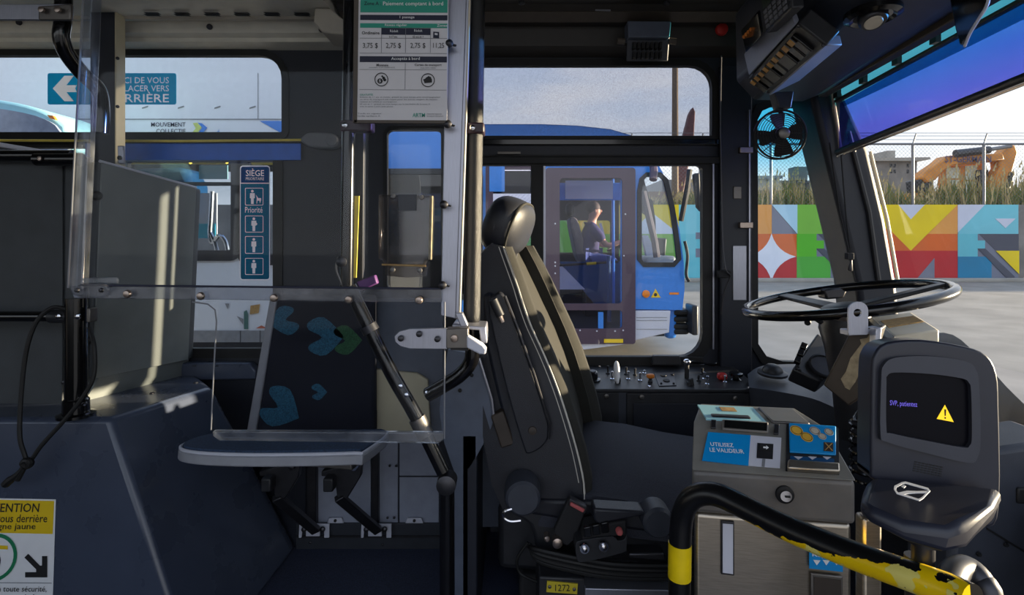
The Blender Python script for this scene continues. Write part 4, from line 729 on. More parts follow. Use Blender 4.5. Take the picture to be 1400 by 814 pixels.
# stanchion with rail
sp = thing('stanchion', 'short black post with horizontal hand rail on the wheel housing', 'hand rail', P(104, 566, 1.62))
MB().cyl(Vector((P(104, 0, 1.62).x, 1.62, zt_)), P(104, 408, 1.62), .029, n=18).build('post', M['blackg'], sp); MB().lathe(Vector((P(104, 0, 1.62).x, 1.62, zt_)), (0, 0, 1), [(.05, 0), (.05, .008), (.035, .012), (.034, .05), (.03, .055)], 20).build('base_flange', M['blackg'], sp)
MB().cyl(P(-500, 433, 1.62), P(106, 433, 1.62), .016, n=14).build('rail', M['blackg'], sp); MB().cyl(P(70, 433, 1.62), P(112, 433, 1.62), .02, n=14).build('rail_socket', M['black'], sp)
for x in (81, 107): MB().lathe(P(x, 433, 1.6), (0, -1, 0), [(.009, 0), (.008, .005), (.003, .007)], 12).build('bolt', M['chrome'], sp)
MB().slab(rect(118, 422, 123, 441), 1.6, .03).build('strap', M['steeld'], sp, bev=.002)
for x, y in ((116, 553), (120, 565)): MB().lathe(P(x, y, 1.585), (0, -.5, 1), [(.008, 0), (.007, .005), (.002, .007)], 10).build('bolt', M['chrome'], sp)
hr2 = thing('hand_rail', 'black hand rail running along the sloping cabinet top at far left', 'hand rail', P(0, 214, 1.68))
MB().cyl(P(-500, 213, 1.7), P(100, 213, 1.7), .019, n=14).build('tube', M['blackg'], hr2); MB().cyl(P(50, 218, 1.69), P(112, 218, 1.69), .021, n=14).build('sleeve', M['blackg'], hr2); MB().lathe(P(55, 217, 1.668), (0, -1, 0), [(.008, 0), (.007, .005), (.002, .006)], 10).build('bolt', M['bolt'], hr2)
# cord hanging from the stanchion, knotted end
cd = thing('tether', 'thin black cord looped round the short post, knotted at its end', 'cord', P(36, 650, 1.52))
MB().tube(spl([P(92, 424, 1.6), P(72, 421, 1.585), P(50, 440, 1.57), P(36, 480, 1.56), P(29, 540, 1.55), P(27, 595, 1.535), P(33, 620, 1.53), P(38, 634, 1.53)], 6), .0062, 8).build('cord', M['rubber'], cd)
MB().tube(spl([P(122, 448, 1.6), P(129, 475, 1.58), P(128, 515, 1.57), P(112, 545, 1.56), P(88, 575, 1.55), P(58, 608, 1.535), P(45, 626, 1.53), P(38, 634, 1.53)], 6), .0062, 8).build('cord', M['rubber'], cd)
MB().tube(spl([P(38, 629, 1.525), P(43, 633, 1.518), P(38, 638, 1.522), P(31, 634, 1.518), P(36, 630, 1.52), P(42, 637, 1.525)], 5), .008, 8).build('knot', M['rubber'], cd)
MB().tube(spl([P(34, 636, 1.525), P(26, 648, 1.523), P(15, 656, 1.523), P(6, 664, 1.522)], 5), [.008] * 5 + [.009] * 5 + [.011] * 5 + [.009], 8).build('frayed_end', M['rubber'], cd); MB().tube([P(33, 640, 1.523), P(24, 657, 1.522)], .007, 8).build('frayed_end', M['rubber'], cd)
# upper left grab tube and bar
gb = thing('grab_bar', 'black bent ceiling grab bar with bolted flat steel bar at top left', 'grab bar', P(88, 100, 1.3))
MB().tube(spl([P(88, -60, 1.3), P(87, 0, 1.3), P(86, 30, 1.3), P(84, 52, 1.3), P(92, 74, 1.32), P(112, 100, 1.36), P(134, 122, 1.4), P(139, 150, 1.4), P(138, 182, 1.4)], 6), .0185, 14).build('tube', M['blackg'], gb)
MB().slab([(-300, 7), (97, 5), (96, 27), (-300, 25)], 1.27, .01).build('flat_bar', M['alu'], gb, bev=.002)
MB().slab([(52, 8), (97, 5), (96, 27), (52, 27)], 1.262, .008).build('clamp_plate', M['steeld'], gb, bev=.003)
for x in (58, 80): MB().lathe(P(x, 13.5, 1.255), (0, -1, 0), [(.0075, 0), (.007, .005), (.002, .006)], 12).build('bolt', M['bolt'], gb)
# bell cord with switch
bc = thing('bell_cord', 'yellow bell cord along the left windows ending in a grey switch', 'bell cord', P(430, 200, 2.1))
MB().tube([P(-60, 191.5, 2.1), P(0, 192, 2.1), P(250, 193, 2.1), P(412, 191.5, 2.1)], .005, 8).build('cord', M['railyel'], bc)
MB().slab(spl2([(410, 191), (416, 184), (424, 181), (452, 182), (461, 187), (463, 193), (459, 200), (450, 202), (424, 201), (416, 197)], 3), 2.09, .05).build('switch_body', M['greyp'], bc, bev=.01)
MB().lathe(P(454, 192, 2.089), (0, -1, 0), [(.024, 0), (.022, .006), (.016, .008)], 16).build('switch_cap', M['greyp'], bc)
MB().slab(rect(116, 196, 411, 219), 2.128, .006).build('blue_reflection', M['blueband'], label='royal blue strip painting a shield reflection between upper and lower left windows', cat='strip', bev=.002)  # blue reflection in the shield, built as a strip on the wall
# stickers on the left windows
def sticker(name, label, px, Y, m, r=3):
    o = thing(name, label, 'sticker', P(px[0], px[3], Y)); MB().fprism(FY(Y), rpx(*px, r, Y), -.001, 0).build('backing', M[m], o, ang=0); return o
YS = 2.168
s1 = thing('arrow_sticker', 'cyan window sticker with white left arrow asking riders to move back', 'sticker', P(65, 143, YS))
arw = wpx([(72, 121), (88, 103.5), (101, 103.5), (91, 116.5), (105, 116.5), (103, 121), (105, 126), (91, 126), (101, 138.5), (88, 138.5)], YS)
lns = (('MERCI DE VOUS', 148, 105.5, 231, 114), ('D\u00c9PLACER VERS', 150, 114.5, 231, 125), ("L'ARRI\u00c8RE", 144, 125.5, 231, 140)); lps = []
for t, *bb4 in lns: lps += ploops(t, *bb4, YS, .02)
plate('backing', M['vcyan'], FY(YS), rpx(65, 100, 241, 143, 3, YS), [arw] + lps, -.001, 0, s1)
flat('arrow', FY(YS), arw, M['vwhite'], s1, -.0004, .0002)
for t, x0, y0, x1, y1 in lns: ptxt(t, x0, y0, x1, y1, YS, M['vwhite'], s1, -.0004, .02)
YS = 2.168; s2 = thing('priority_seat_sticker', 'tall blue and teal priority seat sticker with four pictograms on the window', 'sticker', P(328, 383, YS))
plate('border', M['vwhite'], FY(YS), rpx(328, 226.5, 369, 383, 4, YS), [rpx(329.3, 228, 368, 250, [0, 0, 3, 3], YS), rpx(329.0, 251.2, 368, 382, [3, 3, 0, 0], YS)], -.0006, 0, s2)
hl = ploops('SI\u00c8GE', 336, 230.5, 361, 241, YS, .02) + ploops('PRIORITAIRE', 336, 242.5, 361, 246.5, YS, .01)
plate('header', M['vnavy'], FY(YS), rpx(329.3, 228, 368, 250, [0, 0, 3, 3], YS), hl, -.0006, 0, s2)
fh = ploops('Priorit\u00e9', 335, 283, 359, 291, YS, .01); figs = []
ptxt('SI\u00c8GE', 336, 230.5, 361, 241, YS, M['vwhite'], s2, -.0003, .02); ptxt('PRIORITAIRE', 336, 242.5, 361, 246.5, YS, M['vwhite'], s2, -.0003, .01); ptxt('Priorit\u00e9', 335, 283, 359, 291, YS, M['vwhite'], s2, -.0003, .01)
for k, (y0, y1) in enumerate(((257, 281), (295, 318), (323, 347), (353, 376))):
    fo_, fi_ = rpx(335, y0, 360, y1, 1.5, YS, 3), rpx(335.8, y0 + .8, 359.2, y1 - .8, 1.2, YS, 3); fh += [fo_, fi_]
    plate('frame_line', M['vwhite'], FY(YS), fo_, [fi_], -.0005, -.0002, s2)
    cx = 345 if k == 0 else 347; h = y1 - y0
    hd0 = wpx(circ(cx, y0 + h * .19, 1.9, 12), YS)
    bd = [(cx - 3.2, y0 + h * .3), (cx + 3.2, y0 + h * .3), (cx + 3.4, y0 + h * .58), (cx + 2, y0 + h * .6), (cx + 1.8, y0 + h * .92), (cx - 1.8, y0 + h * .92), (cx - 2, y0 + h * .6), (cx - 3.4, y0 + h * .58)]
    if k == 1: bd = bd[:2] + [(cx + 3.6, y0 + h * .42), (cx + 5.0, y0 + h * .5)] + bd[2:]
    parts_ = [hd0, wpx(bd, YS)]
    if k == 0: parts_.append(wpx([(cx + 4.6, y0 + 9), (cx + 8, y0 + 14), (cx + 12, y0 + 14), (cx + 12, y0 + 16.5), (cx + 10.5, y0 + 21.5), (cx + 9.5, y0 + 17.5), (cx + 7, y0 + 17.5), (cx + 6.5, y0 + 21.5), (cx + 5.5, y0 + 21.5), (cx + 6, y0 + 14)], YS))
    for q in parts_: flat('figure', FY(YS), q, M['vwhite'], s2, -.0003, .0002)
    fh += parts_
plate('field', M['vteal'], FY(YS), rpx(329.0, 251.2, 368, 382, [3, 3, 0, 0], YS), fh, -.0006, 0, s2)
# ATTENTION sticker on the wheel housing
fa = Fr(Vector((0, 1.5, 0)), (1, 0, 0), (0, .1, .71)); Ya = 1.545
def fpa(x, y):                                        # pixel to plane coordinates of the sloping face
    d = Vector(((x - CX) / F, 1, -(y - CY) / F)); o = Vector((0, 0, ZC)); t = (fa.o - o).dot(fa.n) / d.dot(fa.n); q = o + d * t - fa.o
    return q.dot(fa.u), q.dot(fa.v)
s3 = thing('warning_sticker', 'yellow and white standing-line warning sticker with arrow on the wheel housing', 'sticker', (-1.5, 1.52, .1))
def fl(name, px, m, c): return flat(name, fa, [fpa(*q) for q in px], M[m], s3, c)
def ft(t, x0, y0, x1, y1, m, c, b=.01):
    a0, b0 = fpa(x0, y1); a1, b1 = fpa(x1, y0); txt(t, fa, a0, b0, a1, b1, M[m], s3, c, b)
fl('backing', [(-70, 680), (77, 683), (72, 850), (-72, 850)], 'white', .002); fl('yellow_panel', [(-68, 682), (75, 685), (73, 730), (-68, 727)], 'yel', .003)
ft('ATTENTION', -27, 688, 56, 700, 'inkb', .004, .02); ft('Tenez-vous derri\u00e8re', -40, 703, 67, 714, 'inkb', .004, .015); ft('la ligne jaune', -20, 715, 51, 726, 'inkb', .004, .015)
a, b = fpa(-6, 762); ring(a, b, .056, .066, fa, 'green_ring', M['green'], s3, c=.004, n=32); fl('yellow_line', [(-30, 744), (12, 746), (12, 751), (-30, 749)], 'yel', .004)
for x, y in ((-16, 768), (-2, 766)): fl('footprint', circ(x, y, 4.5, 14, 9), 'inkb', .004)
fl('arrow', [(40, 757), (35, 762), (51, 778), (51, 782), (36, 782), (36, 789), (66, 789), (66, 760), (59, 760), (59, 773), (56, 773)], 'inkb', .004)
fl('rule', [(-66, 795.5), (72, 796.5), (72, 797.3), (-66, 796.3)], 'greyp', .004); ft('Pour voyager en toute s\u00e9curit\u00e9,', -64, 801, 66, 811, 'inkb', .004); ft('lib\u00e9rez la zone avant du bus.', -64, 812, 64, 821, 'inkb', .004)
# ================================================================ fold-down seat below the window
fs_ = thing('folding_seat', 'fold-down passenger seat with black patterned backrest and blue cushion', 'folding seat', P(470, 740, 2.08))
bk = MB().slab([(377, 404), (512, 404), (512, 594), (337, 594)], 2.08, .05).build('backrest', M['moq'], fs_, bev=.015, seg=3)
MB().slab([(369, 404), (379, 404), (349, 594), (336, 594)], 2.07, .04).build('backrest_edge', M['seatrim'], fs_, bev=.006)
def arrow(cx, cy, s, m, rot, par):
    pts = [(-1, -.75), (-.2, -1), (.75, -.1), (.75, .15), (-.1, 1), (-.9, .8), (-.95, .45), (-.3, .05), (-1, -.35)]; co, si = math.cos(rot), math.sin(rot)
    pflat('fabric_arrow', spl2([(cx + s * (x * co - y * si), cy + s * (x * si + y * co)) for x, y in pts], 3), 2.079, m, par, off=.001)
arrow(448, 460, 26, M['teal'], 0, bk); arrow(438, 536, 11, M['teal'], 0, bk); arrow(388, 560, 28, M['teal'], .5, bk); arrow(385, 440, 20, M['teal'], 2.9, bk); arrow(478, 465, 20, mat('green_arrow_fabric', (44, 88, 60), .9, var=.4, scale=220), 0, bk)
fq = Fr(P(392, 606, 1.66), (1, 0, 0), (0, 1, -.15))           # cushion plane, v to the wall
def cpx(x): return (x - 392) * 1.66 / F
prof = [(cpx(258), -.02), (cpx(263), -.07), (cpx(282), -.12), (cpx(320), -.155), (cpx(380), -.17), (cpx(450), -.165), (cpx(505), -.15), (cpx(516), -.13), (cpx(518), .14), (cpx(470), .15), (cpx(330), .15), (cpx(285), .13), (cpx(264), .07), (cpx(258), .02)]
MB().fprism(fq, spl2(prof, 3), -.028, 0).build('seat_shell', M['seatrim'], fs_, bev=.008)
inn = [(a * .965, b * .93) for a, b in prof]; MB().fprism(fq, spl2(inn, 3), -.004, .014).build('cushion', M['seatblue'], fs_, bev=.007, seg=3)
MB().tube([fq.pt(a * .985, b * .97, .004) for a, b in spl2(prof, 3)], .005, 6, closed=True).build('piping', M['lav'], fs_)
MB().hexa([P(345, 632, 1.72), P(482, 644, 1.72), P(515, 612, 1.95), P(400, 606, 1.95), P(345, 625, 1.72), P(480, 634, 1.72), P(512, 604, 1.95), P(400, 598, 1.95)]).build('seat_pan', M['steeld'], fs_, bev=.004)
MB().slab([(480, 634), (514, 604), (518, 606), (486, 645), (480, 645)], 1.80, .02).build('pan_lip', M['chrome'], fs_, bev=.003)
for dx in (0, 85):
    sx = thing  # bracket, strut and foot of each support
    MB().slab([(354 + dx, 645), (410 + dx, 630), (408 + dx, 652), (390 + dx, 682), (376 + dx, 685), (372 + dx, 652), (354 + dx, 652)], 1.9, .03).build('hinge_bracket', M['gun'], fs_, bev=.004)
    MB().slab(rect(353 + dx + 3, 655, 370 + dx, 674), 1.86, .06).build('stop_block', M['black'], fs_, bev=.006)
    MB().lathe(P(399 + dx, 638, 1.895), (0, -1, 0), [(.012, 0), (.011, .008), (.004, .012)], 12).build('pivot_bolt', M['gun'], fs_)
    A, B = P(378 + dx, 680, 1.9), P(432 + dx, 726, 2.09); d = (B - A).normalized(); sd_ = d.cross(Vector((0, -1, .3))).normalized(); up_ = sd_.cross(d)
    MB().hexa([A - sd_ * .017 - up_ * .012, A + sd_ * .017 - up_ * .012, B + sd_ * .017 - up_ * .012, B - sd_ * .017 - up_ * .012, A - sd_ * .017 + up_ * .012, A + sd_ * .017 + up_ * .012, B + sd_ * .017 + up_ * .012, B - sd_ * .017 + up_ * .012]).build('strut', M['gun'], fs_, bev=.003)
    ft_ = MB().slab([(409 + dx, 717), (450 + dx, 717), (450 + dx, 736), (443 + dx, 736), (443 + dx, 724), (437 + dx, 724), (437 + dx, 734), (418 + dx, 734), (418 + dx, 724), (413 + dx, 724), (412 + dx, 736), (408 + dx, 736)], 2.115, .008).build('foot_plate', M['lav'], fs_, bev=.002)
    for x in (416, 441): MB().lathe(P(x + dx, 724, 2.105), (0, -1, 0), [(.011, 0), (.01, .006), (.004, .01)], 12).build('bolt', M['gun'], ft_)
# ================================================================ SHIELDS, POLES, POSTER
YA = 1.12
sh = thing('driver_shield', 'large clear acrylic driver shield with bolted bottom strip', 'shield', P(350, 412, YA))
MB().slab([(119, -90), (612, -90), (604, 413), (108, 408), (98, 404), (94, 394)], YA, .006).build('acrylic_sheet', M['acr'], sh, ang=0)
MB().slab([(119, -90), (134, -90), (112, 394), (114, 404), (100, 405), (93, 394)], YA - .006, .02).build('edge_flange', M['acre'], sh, bev=.003)
MB().tube([P(118, -90, YA - .01), P(111, 50, YA - .01), P(101, 230, YA - .01), P(93, 394, YA - .01)], .002, 6).build('edge_line', M['greyp'], sh)
stp = MB().slab([(96, 391), (604, 395), (604, 414), (100, 408)], YA - .004, .008).build('bottom_strip', M['acrb'], sh, bev=.002)
MB().tube([P(110, 390, YA - .005), P(604, 395, YA - .005)], .0022, 6).build('strip_edge', M['ink'], sh)
for x, y in ((175, 402), (275, 405), (375, 407.5), (477, 409.5), (573, 410.5)):
    MB().lathe(P(x, y, YA - .012), (0, -1, 0), [(.0085, 0), (.0085, .003), (.0065, .006), (.002, .007)], 14).build('bolt', M['bolt'], sh)
MB().slab(spl2([(100, 395), (112, 388), (140, 388), (148, 396), (142, 406), (112, 407)], 3), YA - .012, .008).build('corner_latch', M['acrb'], sh, bev=.003)
for x in (106, 139): MB().lathe(P(x, 397, YA - .022), (0, -1, 0), [(.005, 0), (.004, .004), (.002, .005)], 10).build('screw', M['gun'], sh)
MB().slab(rpx(111, 379, 161, 388.5, 2, YA) and [(111, 380), (158, 379), (161, 382), (160, 388), (111, 388)], YA - .014, .006).build('stop_tab', M['acre'], sh, bev=.002)
# lower hinged shield
ls = thing('lower_shield', 'smaller clear acrylic panel hanging below the large shield', 'shield', P(450, 606, 1.08))
YL = 1.085
MB().fprism(FY(YL), [pa(x, y, YL) for x, y in [(262, 413), (300, 413), (296, 440), (288, 585), (291, 597), (300, 603), (598, 607), (606, 602), (608, 590), (608, 413)]], -.006, 0).build('acrylic_sheet', M['acr'], ls, ang=0)
MB().slab([(290, 590), (607, 592), (607, 600), (600, 607), (300, 603), (291, 597)], YL - .001, .012).build('bottom_lip', M['acre'], ls, bev=.002)
MB().tube([P(263, 413, YL), P(284, 416, YL), P(294, 424, YL), P(296, 440, YL), P(292, 510, YL), P(288.5, 588, YL)], .0016, 6).build('edge_line', M['greyp'], ls); MB().tube([P(608, 413, YL), P(607.5, 600, YL)], .0016, 6).build('edge_line', M['greyp'], ls)
# aluminium mounting post
al = thing('aluminium_post', 'grey aluminium channel post holding the shield beside the black pole', 'post', P(615, 440, 1.13))
MB().slab([(612, -90), (646, -90), (627, 437), (602, 432)], 1.128, .02).build('channel', M['alu'], al, bev=.002); MB().slab([(640, -90), (646, -90), (629, 436), (622, 436)], 1.12, .03).build('flange', M['alu'], al, bev=.002)
MB().tube([P(645, -90, 1.118), P(628, 436, 1.118)], .0022, 6).build('edge', M['trayw'], al)
for x, y in ((614, 60), (612, 170), (607, 280), (605, 390)):
    MB().lathe(P(x, y, 1.104), (0, -1, 0), [(.009, 0), (.009, .004), (.005, .008), (.001, .009)], 12).build('bolt', M['gun'], al); MB().slab([(x + 3, y - 1), (x + 10, y + 1), (x + 9, y + 3), (x + 3, y + 2)], 1.104, .005).build('tie_tail', M['inkb'], al)
# black pole
bp = thing('black_pole', 'thick textured black vertical pole right of the aluminium post', 'pole', P(646, 440, 1.16))
MB().cyl(P(653, -90, 1.16), P(645, 432, 1.16), .0188, n=18).build('sleeve', M['blackp'], bp); MB().lathe(P(645, 432, 1.16), (0, 0, -1), [(.0188, 0), (.0185, .01), (.014, .016), (.012, .017)], 18).build('sleeve_end', M['blackp'], bp)
MB().slab([(639, 167), (662, 167), (662, 182), (638, 182)], 1.135, .045).build('clamp', mat('purple_black_clamp', (46, 30, 40), .4), bp, bev=.004); MB().lathe(P(646, 175, 1.13), (0, -1, 0), [(.006, 0), (.006, .004), (.002, .006)], 12).build('clamp_screw', M['chrome'], bp)
MB().tube(spl([P(645, 432, 1.16), P(646, 480, 1.16), P(642, 498, 1.165), P(628, 514, 1.17), P(606, 528, 1.18), P(585, 540, 1.19)], 6), .0162, 14).build('bent_tube', M['blackg'], bp)
dp = thing('diagonal_pole', 'dark diagonal grab pole bending down to the floor behind the lower shield', 'pole', P(611, 814, 1.2))
MB().tube(spl([P(478, 392, 1.2), P(503, 445, 1.2), P(535, 510, 1.2), P(568, 568, 1.2), P(606, 645, 1.2)], 5), .016, 14).build('upper_tube', M['blackg'], dp)
MB().lathe(P(611, 660, 1.195), (0, -1, 0), [(.022, -.02), (.022, .018), (.012, .022), (.004, .023)], 18).build('joint', M['gun'], dp); MB().cyl(P(611, 655, 1.2), Vector((P(611, 655, 1.2).x, 1.2, 0)), .0168, n=16).build('lower_tube', M['blackg'], dp)
MB().cyl(P(503, 445, 1.2), P(508, 454, 1.2), .0195, n=16).build('collar', M['gun'], dp); MB().cyl(P(570, 572, 1.2), P(582, 596, 1.2), .0195, n=16).build('sleeve', M['steeld'], dp)
for x, y in ((548, 528), (556, 540), (584, 537)): MB().lathe(P(x, y, 1.18), (0, -1, 0), [(.006, 0), (.005, .004), (.001, .006)], 10).build('bolt', M['chrome'], dp)
bp2 = thing('rear_pole', 'slim dark vertical pole left of the fare poster', 'pole', P(477, 400, 1.32))
MB().cyl(P(480, -90, 1.32), P(474, 392, 1.32), .0165, n=16).build('tube', M['blackg'], bp2); MB().slab([(464, 164), (508, 164), (508, 179), (464, 179)], 1.3, .035).build('clamp', mat('plum_clamp', (60, 36, 48), .4), bp2, bev=.004); MB().lathe(P(472, 171, 1.298), (0, -1, 0), [(.008, 0), (.007, .004), (.002, .006)], 12).build('clamp_screw', M['chrome'], bp2)
MB().slab([(486, -90), (500, -90), (496, 400), (482, 400)], 1.36, .02).build('partition_edge', M['chard'], bp2, bev=.003); MB().slab([(485, 268), (491, 268), (487, 380), (482, 380)], 1.335, .004).build('pale_strip', M['railyel'], bp2)
MB().lathe(P(468, 358, 1.31), (0, -1, 0), [(.014, 0), (.013, .01), (.005, .014)], 14).build('end_knob', M['gun'], bp2); MB().tube(spl([P(463, 352, 1.31), P(460, 368, 1.31), P(466, 385, 1.31), P(472, 398, 1.31)], 4), .004, 8).build('hook_wire', M['steeld'], bp2)
MB().slab([(487, 386), (512, 376), (516, 388), (493, 398)], 1.29, .02).build('strap', M['purple'], bp2, bev=.003)
# smoked document holder
dh = thing('document_holder', 'smoked clear plastic document holder screwed behind the shield', 'holder', P(555, 370, 1.19))
MB().slab([(517, 266), (592, 268), (590, 355), (582, 357), (580, 364), (524, 362), (523, 356), (517, 354)], 1.18, .03).build('pocket', M['smoke'], dh, bev=.004); MB().slab([(544, 266), (570, 266), (569, 288), (545, 288)], 1.176, .003).build('cutout', M['chard'], dh)
MB().slab([(527, 362), (584, 364), (583, 378), (556, 380), (527, 377)], 1.19, .004).build('tab', M['smoke'], dh)
for x, y in ((538, 269), (576, 270), (537, 369), (574, 370)): MB().lathe(P(x, y, 1.176), (0, -1, 0), [(.006, 0), (.005, .004), (.002, .005)], 12).build('screw', M['steeld'], dh)
MB().tube([P(522, 362, 1.178), P(582, 364, 1.178)], .002, 6).build('lit_edge', M['tan'], dh); MB().tube([P(590, 268, 1.178), P(588, 355, 1.178)], .004, 6).build('lit_edge', M['peel'], dh)  # tan and beige lines paint the lit edges of the acrylic
# hinge
hg = thing('shield_hinge', 'stainless hinge plate with white latch joining lower shield to pole', 'hinge', P(600, 480, 1.06))
MB().slab([(612, 449), (560, 449.5), (546, 453), (539, 460), (540, 468), (547, 474), (560, 477.5), (612, 478)], 1.072, .005).build('plate', M['alu'], hg, bev=.0015)
for x, y in ((548, 463), (573, 457), (598, 464)): MB().lathe(P(x, y, 1.066), (0, -1, 0), [(.0065, 0), (.006, .003), (.003, .005)], 14).build('screw', M['gun'], hg)
MB().slab([(610, 450), (640, 449), (640, 477), (610, 477)], 1.068, .03).build('knuckle', M['steeld'], hg, bev=.002); MB().lathe(P(621, 463, 1.066), (0, -1, 0), [(.008, 0), (.007, .003), (.003, .004)], 14).build('screw', M['bolt'], hg)
MB().slab([(618, 444), (664, 447), (666, 470), (657, 470), (655, 452), (618, 450)], 1.1, .08).build('bracket', M['alu'], hg, bev=.002); MB().slab([(638, 459), (660, 472), (665, 478), (664, 485), (656, 485), (638, 476)], 1.055, .025).build('latch_lever', M['lav'], hg, bev=.003)
MB().slab([(622, 428), (632, 428), (640, 446), (630, 448)], 1.1, .02).build('tab', M['alu'], hg, bev=.002); MB().slab([(616, 476), (640, 477), (640, 480), (616, 479)], 1.07, .03).build('pin', M['inkb'], hg)
# fare poster
YQ = 1.098
po = thing('fare_poster', 'printed cash fare price poster in a clear sleeve at the top', 'poster', P(550, 166, YQ))
def ln(x, y): return x - y * .012                       # the poster leans a little with the post
def pr(x0, y0, x1, y1): return [(ln(x0, y0), y0), (ln(x1, y0), y0 + .6), (ln(x1, y1), y1 + .6), (ln(x0, y1), y1)]
MB().slab(pr(489, -90, 613, 166), YQ, .002).build('sheet', M['paper'], po, ang=0); MB().slab(pr(484, -90, 490, 167), YQ - .0015, .006).build('sleeve_edge', M['browng'], po); MB().slab(pr(486, 164, 612, 168), YQ - .0015, .006).build('sleeve_edge', M['browng'], po)
def pp(n, a, m, o=.001): return pflat(n, pr(*a), YQ, M[m], po, off=o)
pp('green_band', (493, -90, 612, 17), 'grn'); pp('navy_band', (493, 20.5, 612, 27.5), 'ink'); pp('green_band', (493, 32, 612, 38), 'grn'); pp('navy_band', (522, 38.5, 589, 47.5), 'ink', .0012); pp('navy_band', (493, 77, 612, 85), 'ink')
pp('divider', (555, 38.5, 555.6, 72), 'greyp', .0014); pp('divider', (522, 47, 522.5, 72), 'greyp'); pp('divider', (589, 38, 589.5, 72), 'greyp'); pp('divider', (493, 52, 612, 52.5), 'greyp'); pp('divider', (493, 72.5, 612, 73), 'greyp'); pp('divider', (555, 86, 555.5, 122), 'greyp'); pp('divider', (493, 95, 612, 95.4), 'greyp'); pp('divider', (493, 122.5, 612, 123), 'greyp')
def pt_(t, x0, y0, x1, y1, m, b=.01): ptxt(t, ln(x0, y0), y0, ln(x1, y0), y1, YQ, M[m], po, .0016, b)
pt_('Zone A :', 498, 2.5, 521, 7.5, 'ink', .02); pt_('Paiement comptant \u00e0 bord', 524, 2.5, 606, 9.5, 'white', .01); pt_('1 passage', 547, 22, 567, 26.5, 'white'); pt_('R\u00e9seau r\u00e9gulier', 527, 33, 557, 37, 'white'); pt_('Zones', 598, 33.5, 612, 37, 'white')
pt_('Ordinaire', 495.5, 43, 519.5, 47.5, 'inkb', .02); pt_('R\u00e9duit', 534, 41, 545, 44.5, 'white'); pt_('R\u00e9duit', 567, 40.5, 578, 44, 'white'); pt_('6-17 ans', 533, 49, 544, 52, 'inkb'); pt_('65 ans et +', 565, 49, 580, 52, 'inkb')
pt_('3,75 $', 497, 59, 517.5, 67, 'inkb', 0); pt_('2,75 $', 528.5, 59, 549, 67, 'inkb', 0); pt_('2,75 $', 562, 59, 582.5, 67, 'inkb', 0); pt_('11,25', 593, 59, 608, 67, 'inkb', 0)
pt_('Accept\u00e9s \u00e0 bord', 536, 78.5, 575, 83.5, 'white', .01); pt_('Monnaie', 516, 87.5, 532, 91, 'inkb', .02); pt_('Cartes de transport', 568, 87.5, 605, 91.5, 'inkb', .02); pt_('(montant exact seulement)', 506, 91.5, 541, 93.8, 'greyp'); pt_('avec titre valide', 576, 92, 597, 94, 'greyp')
pp('bus_icon', (593, 43.5, 601, 52), 'ink', .0014); pp('bus_icon_pane', (595, 45.5, 599, 48), 'paper', .002)
for cx, cy in ((523, 109), (586.5, 110)):
    a, b = pa(ln(cx, cy), cy, YQ); ring(a, b, 8.3 * YQ / F, 9.4 * YQ / F, FY(YQ), 'icon_ring', M['inkb'], po, .0016, 28)
for x, y, r in ((521, 111, 3.6), (526, 107, 2), (527.5, 109.5, 2), (524, 104.5, 1.2)): pflat('coin_icon', circ(ln(x, y), y, r, 14), YQ, M['inkb'], po, .0014)
pt_('$', 519.7, 109, 522.3, 113.4, 'paper', .01); pflat('card_icon', [(ln(x, y), y) for x, y in ((580, 109), (590, 105), (592, 109), (592, 113), (582, 114))], YQ, M['inkb'], po, .0014); pflat('card_icon', [(ln(x, y), y) for x, y in ((583, 107), (588, 104), (589, 105.5), (584, 108.5))], YQ, M['inkb'], po, .0016)
pt_('GRATUIT\u00c9S', 494, 128, 512, 131, 'grn', .01)
for i, t in enumerate(('Enfants de 11 ans et moins : gratuit en tout temps avec accompagnateur', 'un titre de transport est requis pour les autres usagers du r\u00e9seau,', 'maximum de 5 enfants par accompagnateur.', '65 ans et + : gratuit en tout temps sur le territoire de la zone A', 'avec la carte \u00e0 puce avec photo.')): pt_(t, 494, 132 + i * 3.2, (604, 600, 545, 590, 540)[i], 134.6 + i * 3.2, 'greyp')
pt_('ARTM', 566, 155, 583, 160.5, 'grn', .02); pt_('Autorit\u00e9 r\u00e9gionale', 586, 155, 606, 157.5, 'greyp'); pt_('de transport m\u00e9tropolitain', 586, 158, 608, 160.5, 'greyp'); pt_('Tarifs en vigueur', 491, 154.5, 524, 157, 'greyp'); pt_('Grille tarifaire A', 491, 157.8, 522, 160, 'greyp')
# driver's lower partition
pt2 = thing('driver_partition', 'slate grey lower partition behind the driver seat', 'partition', P(640, 814, 1.36))
MB().slab(spl2([(612, 478), (640, 484), (656, 492), (672, 545), (675, 572), (666, 598), (645, 636), (640, 642)], 3, False) + [(640, 935), (622, 935), (621, 646), (607, 606), (600, 560)], 1.36, .03).build('panel', M['slated'], pt2, bev=.006, seg=3)
MB().slab([(628, 640), (668, 600), (700, 640), (700, 722), (658, 722), (658, 935), (628, 935)], 1.62, .03).build('return_panel', M['slated'], pt2, bev=.004); MB().tube([P(655, 490, 1.355), P(672, 545, 1.355), P(675, 570, 1.355)], .004, 8).build('edge', M['alu'], pt2)  # aluminium tube draws the lit top edge of the panel
for x, y in ((645, 513), (629, 534)): MB().lathe(P(x, y, 1.355), (0, -1, 0), [(.005, 0), (.005, .003), (.002, .005)], 10).build('screw', M['inkb'], pt2)
MB().box(-.13, -.09, 1.36, 2.1, .2, .75).build('cross_panel', M['chard'], pt2, bev=.004)
MB().slab([(512, 505), (570, 511), (585, 520), (587, 560), (589, 592), (513, 592)], 2.12, .02).build('cream_reflection', M['beige'], label='cream patch standing in for a reflection in the lower shield', cat='panel', bev=.003)  # opaque cream slab stands in for a reflection in the acrylic
